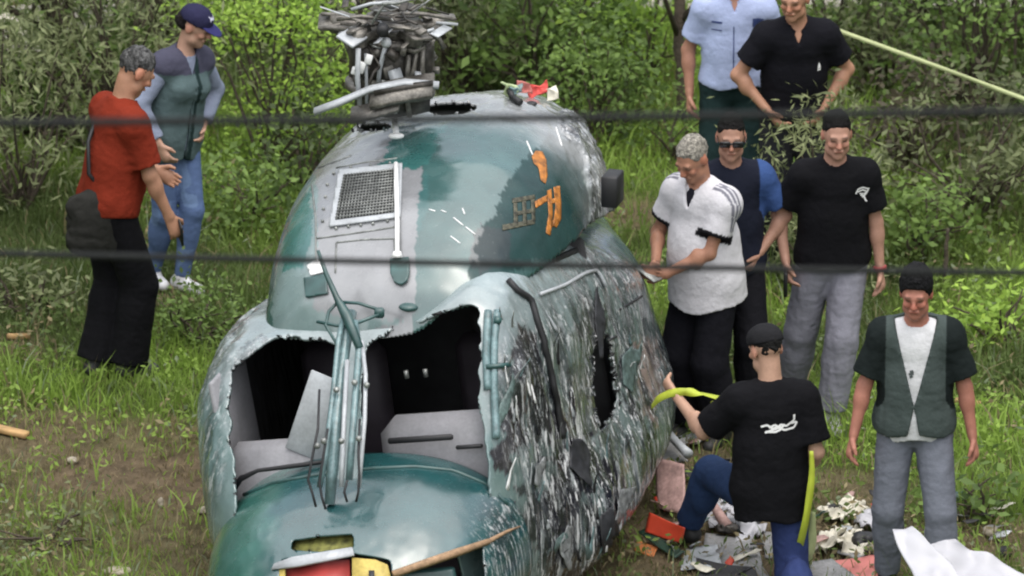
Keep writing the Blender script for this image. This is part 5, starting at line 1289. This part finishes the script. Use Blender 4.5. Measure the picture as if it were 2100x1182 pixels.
M['tape'] = mat('barrier_tape', (.50, .58, .06), .5, var=.12, vscale=12, transl=.2)
M['tape_pale'] = mat('faded_tape', (.45, .50, .25), .5, var=.12, vscale=12, transl=.2)
def ribbon(name, P, w, m, label, cat, face=(0, -1, .3), twist=0.0, seed=0, n=40):
    P = np.array(P, float); L = np.concatenate([[0], np.cumsum(np.linalg.norm(np.diff(P, axis=0), axis=1))]); t = np.linspace(0, L[-1], n); Q = np.stack([np.interp(t, L, P[:, k]) for k in range(3)], 1)
    k = np.ones(5) / 5; Qs = Q.copy()
    for a in range(3): Qs[2:-2, a] = np.convolve(Q[:, a], k, 'valid')
    d = np.gradient(Qs, axis=0); d /= np.linalg.norm(d, axis=1)[:, None]; s = np.cross(d, np.array(face, float)); s /= np.linalg.norm(s, axis=1)[:, None] + 1e-9; u = np.cross(s, d); rs = np.random.default_rng(seed)
    ph = np.interp(np.arange(n), np.linspace(0, n, 7), rs.normal(0, twist, 7))[:, None]; s = s * np.cos(ph) + u * np.sin(ph); ww = np.broadcast_to(np.asarray(w, float), (n,)) if np.ndim(w) == 0 else np.interp(np.linspace(0, 1, n), np.linspace(0, 1, len(w)), w)
    V = np.concatenate([Qs - s * ww[:, None], Qs + s * ww[:, None]]); c = V.mean(0); o = link(name, mesh_np(name, V - c, np.array([[i, i + 1, n + i + 1, n + i] for i in range(n - 1)])), m); o.location = c
    sd = o.modifiers.new("thickness", 'SOLIDIFY'); sd.thickness = .002; return tag(o, label, cat)
y4 = float(J4['root'].location[1])
ribbon("barrier_tape", [at_y(1660, 40, y4 + .45), at_y(1700, 56, y4 + .4), at_y(1800, 92, y4 + .3), at_y(1950, 147, y4 + .15), at_y(2100, 203, y4), at_y(2300, 278, y4 - .2)], .012, M['tape_pale'], "pale yellow barrier tape stretched down to the right edge from behind the black polo", "tape", twist=.25, seed=1)
yk = lw(J9, J9['WL'])[1]
ribbon("barrier_tape", [at_y(1336, 836, yk + .08), at_y(1350, 818, yk + .04), at_y(1376, 806, yk), at_y(1405, 803, yk - .03), at_y(1440, 808, yk), at_y(1470, 816, yk + .02), at_y(1494, 823, yk + .03)], [.012, .020, .022, .020, .024, .022, .015], M['tape'], "yellow green tape held up in the raised hand of the kneeling person", "tape", face=(0, -.6, .8), twist=.4, seed=2)
ribbon("tape_end", [at_y(1470, 822, yk + .05), at_y(1462, 850, yk + .05), at_y(1452, 880, yk + .05), at_y(1450, 905, yk + .05)], [.03, .026, .014, .006], M['tape'], "yellow green tape tail hanging behind the shoulder of the kneeling person", "tape", twist=.3, seed=3, n=20)
yb = float(J9['root'].location[1]) - .12
ribbon("barrier_tape", [at_y(1664, 925, yb), at_y(1666, 970, yb), at_y(1660, 1020, yb), at_y(1652, 1070, yb), at_y(1640, 1120, yb + .05), gnd(1630, 1150)], [.010, .018, .020, .018, .028, .02], M['tape'], "yellow green tape hanging straight down beside the right elbow of the kneeling person", "tape", twist=.35, seed=4)
ribbon("barrier_tape", [at_y(1668, 1050, yb + .1), at_y(1664, 1090, yb + .12), at_y(1652, 1140, yb + .15), gnd(1648, 1172)], [.012, .035, .045, .03], M['tape_pale'], "faded yellow tape bunched on the ground beside the kneeling knee", "tape", twist=.5, seed=5)

def sheet(name, P, m, label, cat, amp=.02, n=14, th=.006, f=5.0, seed=0, group=None, flat=False):   # four corners in space, bent and crumpled
    A = [np.array(p, float) for p in P]; u, v = np.meshgrid(np.linspace(0, 1, n), np.linspace(0, 1, n), indexing='ij'); u = u[..., None]; v = v[..., None]
    V = (A[0] * (1 - u) * (1 - v) + A[1] * u * (1 - v) + A[2] * u * v + A[3] * (1 - u) * v).reshape(-1, 3); nr = np.cross(A[1] - A[0], A[3] - A[0]); nr /= np.linalg.norm(nr) + 1e-9
    e = 1 - np.abs(2 * fbm(V * f + seed * 3.1, 3, seed) - 1); V = V + nr * ((e - .6) * amp)[:, None] + (np.stack([fbm(V * f, 2, seed + k) for k in range(3)], 1) - .5) * amp
    i, j = np.meshgrid(np.arange(n - 1), np.arange(n - 1), indexing='ij'); i = i.ravel(); j = j.ravel(); c = V.mean(0); c[2] = V[:, 2].min()
    o = link(name, mesh_np(name, V - c, np.stack([i * n + j, (i + 1) * n + j, (i + 1) * n + j + 1, i * n + j + 1], 1), not flat), m); o.location = c; sd = o.modifiers.new("thickness", 'SOLIDIFY'); sd.thickness = th; sd.offset = 0; return tag(o, label, cat, group)
def gup(px, py, z): p = gnd(px, py); return at_z(px, py, p[2] + z)
M['sheet_white'] = mat('white_sheet_metal', (.40, .40, .43), .5, var=.05, coat=.1)
M['sheet_grey'] = mat('grey_sheet_metal', (.20, .20, .20), .6, var=.3, vscale=6, var2=.2)
M['orange_red'] = mat('orange_red_paint', (.50, .055, .025), .5, var=.2, vscale=6)
M['green_dark'] = mat('dark_green_paint', (.012, .04, .025), .45, var=.3)
M['pinkish'] = mat('dusty_pink_panel', (.36, .23, .21), .8, var=.3, vscale=9, var2=.2)
M['pink'] = mat('pink_mat_foam', (.50, .17, .15), .8, var=.2, vscale=6)
M['paper'] = mat('crumpled_liner', (.58, .55, .46), .8, var=.2, vscale=10)
M['purple'] = mat('dark_purple_fabric', (.02, .012, .03), .8, var=.3)
M['stone'] = mat('stone', (.33, .29, .23), .9, var=.3, vscale=14, bump=.5)
M['wood'] = mat('split_wood', (.40, .25, .11), .8, var=.3, vscale=12)
yS = -5.55
sheet("white_sheet", [at_y(1830, 1084, yS), at_y(1866, 1076, yS - .02), at_y(2030, 1240, yS - .38), at_y(1892, 1240, yS - .38)], M['sheet_white'], "narrow white sheet of wreckage in front of the walking person's legs", "sheet", .06, 20, th=.010, seed=1)
sheet("white_sheet", [at_y(1896, 1116, yS + .08), at_y(1962, 1104, yS + .06), at_y(2230, 1225, yS - .1), at_y(2006, 1260, yS - .36)], M['sheet_white'], "broad white sheet of wreckage at the bottom right edge", "sheet", .10, 24, th=.010, seed=2)
sheet("red_panel", [gup(1332, 1050, .14), gup(1404, 1084, .14), gup(1396, 1114, .06), gup(1320, 1092, .06)], M['orange_red'], "bright red broken panel lying beside the wreck by the black shoe", "panel", .02, seed=3)
sheet("dark_panel_edge", [gup(1308, 1092, .05), gup(1322, 1084, .06), gup(1402, 1130, .05), gup(1384, 1144, .03)], M['green_dark'], "dark green broken strip just below the red panel", "strip", .015, seed=4)
sheet("orange_panel", [gup(1306, 1108, .02), gup(1350, 1122, .02), gup(1340, 1142, .0), gup(1300, 1128, .0)], mat('orange_paint', (.48, .16, .05), .6, var=.2), "small orange broken panel below the dark green strip", "panel", .015, seed=5)
sheet("pinkish_panel", [gup(1344, 940, .22), gup(1402, 952, .24), gup(1404, 1056, .06), gup(1346, 1040, .04)], M['pinkish'], "dusty pink panel leaning between the wreck and the kneeling person's leg", "panel", .03, seed=6)
sheet("grey_sheet", [gup(1448, 1092, .03), gup(1545, 1102, .03), gup(1580, 1190, .02), gup(1440, 1150, .02)], M['sheet_grey'], "grey sheet metal lying on the ground behind the kneeling person's foot", "sheet", .02, seed=7)
sheet("dark_board", [gup(1428, 1144, .05), gup(1550, 1166, .05), gup(1560, 1215, .02), gup(1432, 1190, .02)], M['lining'], "dark board lying at the bottom edge below the grey sheet", "board", .02, seed=8)
sheet("grey_sheet", [gup(1340, 905, .06), gup(1405, 895, .10), gup(1412, 945, .06), gup(1345, 950, .03)], M['sheet_grey'], "small grey sheet under the raised forearm of the kneeling person", "sheet", .02, seed=9)
sheet("pink_mat", [gup(1706, 1152, .05), gup(1806, 1140, .05), gup(1825, 1215, .03), gup(1700, 1215, .03)], M['pink'], "pink foam mat lying at the bottom edge beside the walking leg", "mat", .02, th=.02, seed=10)
sheet("grey_slab", [gup(1640, 1158, .05), gup(1705, 1146, .06), gup(1800, 1215, .03), gup(1640, 1215, .03)], M['sheet_grey'], "grey slab at the bottom edge left of the pink mat", "slab", .02, th=.02, seed=11)
sheet("dark_bag", [gup(1346, 838, .10), gup(1402, 832, .12), gup(1400, 872, .04), gup(1350, 872, .02)], M['purple'], "dark purple cloth under the raised tape", "cloth", .06, seed=12)
sheet("pale_sheet", [gup(1440, 1004, .05), gup(1538, 1010, .05), gup(1552, 1078, .03), gup(1452, 1082, .03)], M['sheet_white'], "pale crumpled sheet behind the bent leg of the kneeling person", "sheet", .06, seed=21)
sheet("pale_sheet", [gup(1346, 880, .05), gup(1440, 872, .05), gup(1436, 905, .03), gup(1350, 918, .03)], M['pale'], "pale metal sheet under the raised yellow green tape", "sheet", .05, seed=22)
sheet("grey_sheet", [gup(1560, 1085, .03), gup(1650, 1092, .03), gup(1652, 1140, .02), gup(1566, 1140, .02)], M['sheet_grey'], "grey sheet on the ground behind the kneeling person's jeans", "sheet", .04, seed=23)
sheet("grey_sheet", [gup(1400, 1120, .04), gup(1470, 1112, .05), gup(1480, 1165, .03), gup(1395, 1170, .03)], M['pale'], "light grey sheet at the bottom edge in front of the black shoe", "sheet", .04, seed=24)
drs = np.random.default_rng(31)
for k, (x, y, lab) in enumerate(((1712, 1060, "crumpled cream liner at the top left of the pale scraps"), (1750, 1052, "crumpled cream liner at the top of the pale scraps beside the grey knee"), (1784, 1082, "crumpled white liner touching the walking grey leg"), (1738, 1095, "crumpled cream liner in the middle of the pale scraps"), (1700, 1118, "crumpled cream liner at the lower left of the pale scraps"), (1745, 1128, "crumpled cream liner right above the pink mat"), (1528, 1078, "crumpled white liner behind the kneeling person's ankle"))):
    c = gup(x, y, .03); a = drs.uniform(0, 3); e1 = np.array([math.cos(a), math.sin(a), .2]) * drs.uniform(.07, .11); e2 = np.array([-math.sin(a), math.cos(a), drs.uniform(-.2, .3)]) * drs.uniform(.06, .09)
    sheet("crumpled_liner", [c - e1 - e2, c + e1 - e2, c + e1 + e2, c - e1 + e2], M['paper' if k not in (2, 6) else 'sheet_white'], lab, "liner scrap", .11, 16, .003, 14.0, 40 + k, "pale crumpled scraps of cabin liner")
def lump(name, px, py, r, m, label, cat, seed, z=.0):
    p = gup(px, py, z); f = Field(); f.ell((0, 0, r[2] * .8), np.array(r), k=.01); V, F = f.mesh(max(.006, min(r) / 7), folds(seed, min(r) * .45, tuple(np.full(3, .9 / min(r))))); o = link(name, mesh_np(name, V, F, True), m); o.location = p; return tag(o, label, cat)
lump("black_bundle", 1772, 1122, (.085, .06, .05), M['black'], "black bundle between the pale scraps and the pink mat", "bundle", 1)
lump("black_scrap", 1712, 1046, (.05, .03, .02), M['black'], "thin black scrap on top of the cream liner", "scrap", 2, .05)
lump("black_lump", 2060, 1146, (.042, .035, .04), M['black'], "round black lump on the bare earth at the right edge", "lump", 3)
lump("stone", 2030, 1100, (.045, .035, .03), M['stone'], "pale stone above the broad white sheet", "stone", 4)
lump("stone", 418, 1054, (.035, .03, .022), M['stone'], "pale stone touching the lower left side of the wreck", "stone", 5)
lump("stone", 330, 1040, (.02, .018, .03), M['stone'], "small upright pale stone on the brown earth", "stone", 6)
lump("stone", 150, 950, (.035, .03, .02), M['stone'], "stone on the brown earth at the left", "stone", 7)
lump("stone", 240, 1178, (.09, .05, .02), M['stone'], "flat pale stone at the bottom edge left of the wreck", "stone", 8)
lump("wheel_hub", 1490, 1092, (.06, .06, .035), M['hub_dark'], "round dirty hub lying on the grey sheet", "hub", 9, .03)
def plank(px, py, L, w, rz, label, seed):
    p = gup(px, py, .02); mb = MB(); mb.box((0, 0, 0), L, w, .03, rotm('Z', rz) @ rotm('Y', .1), .006); o = mb.build("split_plank", M['wood'], None); o.location = p; return tag(o, label, "wood")
plank(18, 884, .22, .06, -.35, "short split piece of wood at the left edge on brown earth", 1); plank(38, 690, .13, .03, .3, "thin split piece of wood at the left edge by the low bush", 2); plank(1985, 826, .14, .05, -.2, "pinkish piece of wood behind the walking arm", 3)
p, q = gup(1372, 892, .16), gup(1412, 932, .12); c = (p + q) / 2
o = MB().tube([p - c, (p - c) * .4, (q - c) * .4, q - c], [.026, .022, .024, .028], 12).build("metal_tube", M['pale'], None, True); o.location = c; tag(o, "short silver tube beside the wreck under the raised forearm", "tube")
p, q = gup(1455, 1025, .16), gup(1492, 1082, .06); c = (p + q) / 2
o = MB().tube([p - c, q - c], [.02, .032], 10).build("broken_strut", M['pinkish'], None, True); o.location = c; tag(o, "pale pinkish strut behind the kneeling person's shin", "strut")
# torn cloth and leaves caught on top of the cowling
def on_cowl(x, y, lift=.02): return on_surf(cow_bvh, x, y, lift)
for k, (x, y, r, m, lab) in enumerate(((1102, 188, .075, mat('red_cloth', (.55, .07, .06), .8, var=.3), "torn red cloth caught on top of the cowling"), (1075, 192, .05, M['pink'], "torn pink cloth beside the red cloth on the cowling"), (1125, 205, .05, M['paper'], "torn cream cloth right of the red cloth on the cowling"), (1040, 178, .06, mat('pale_green_cloth', (.36, .44, .24), .7, var=.2), "pale green torn strip left of the red cloth on the cowling"), (1060, 196, .045, M['teal'], "teal torn scrap between the green strip and the red cloth"))):
    p = on_cowl(x, max(y, 196) + 6, .03); 
    if p is None: p = at_y(x, y, YH)
    r *= .68; e1 = np.array([1, .2, .25 * (-1) ** k]) * r; e2 = np.array([-.2, .4, .9]) * r * .8; p = p + np.array([0, 0, .015]); sheet("torn_cloth", [p - e1 - e2, p + e1 - e2, p + e1 + e2, p - e1 + e2], m, lab, "cloth", .06, 12, .003, 16.0, 60 + k, "torn cloth on the cowling")

def zone(x, y):
    if x < 1600:
        a = "close beside the wreck" if x < 1400 else "behind the kneeling person's front foot" if x < 1450 else "under the bent knee of the kneeling person" if x < 1500 else "between the legs of the kneeling person"
        return a + (", far side" if y < 960 else ", middle" if y < 1050 else ", near side" if y < 1110 else ", at the bottom edge")
    a = "below the hanging tape" if x < 1700 else "among the pale crumpled liners" if x < 1790 else "by the walking person's legs" if x < 1900 else "behind the white sheets" if x < 2000 else "near the right edge"
    return a + (", far side" if y < 1070 else ", near side" if y < 1125 else ", at the bottom edge")
srs = np.random.default_rng(77); mts = ['sheet_grey', 'pale', 'black', 'sheet_white', 'teal_dark', 'pinkish', 'orange_red', 'steel', 'paper', 'lining']
seen_ = set()
for k in range(64):
    if k < 40: x, y = srs.uniform(1345, 1560), srs.uniform(900, 1178)
    else: x, y = srs.uniform(1640, 2080), srs.uniform(1010, 1178)
    lab_ = (k % 10, zone(x, y))
    if lab_ in seen_: continue
    seen_.add(lab_); c = gup(x, y, .02 + .03 * srs.random()); a = srs.uniform(0, 3); r1, r2 = srs.uniform(.02, .085), srs.uniform(.012, .04); e1 = np.array([math.cos(a), math.sin(a), srs.normal(0, .25)]) * r1; e2 = np.array([-math.sin(a), math.cos(a), srs.normal(0, .4)]) * r2
    sheet("wreckage_scrap", [c - e1 - e2, c + e1 - e2 * .6, c + e1 * .8 + e2, c - e1 * .9 + e2], M[mts[k % 10]], "small torn %s scrap %s" % (('grey', 'pale grey', 'black', 'white', 'dark teal', 'dusty pink', 'red', 'steel', 'cream', 'charcoal')[k % 10], zone(x, y)), "scrap", .03, 5, .004, 12.0, 80 + k, "small torn scraps of wreckage on the ground")
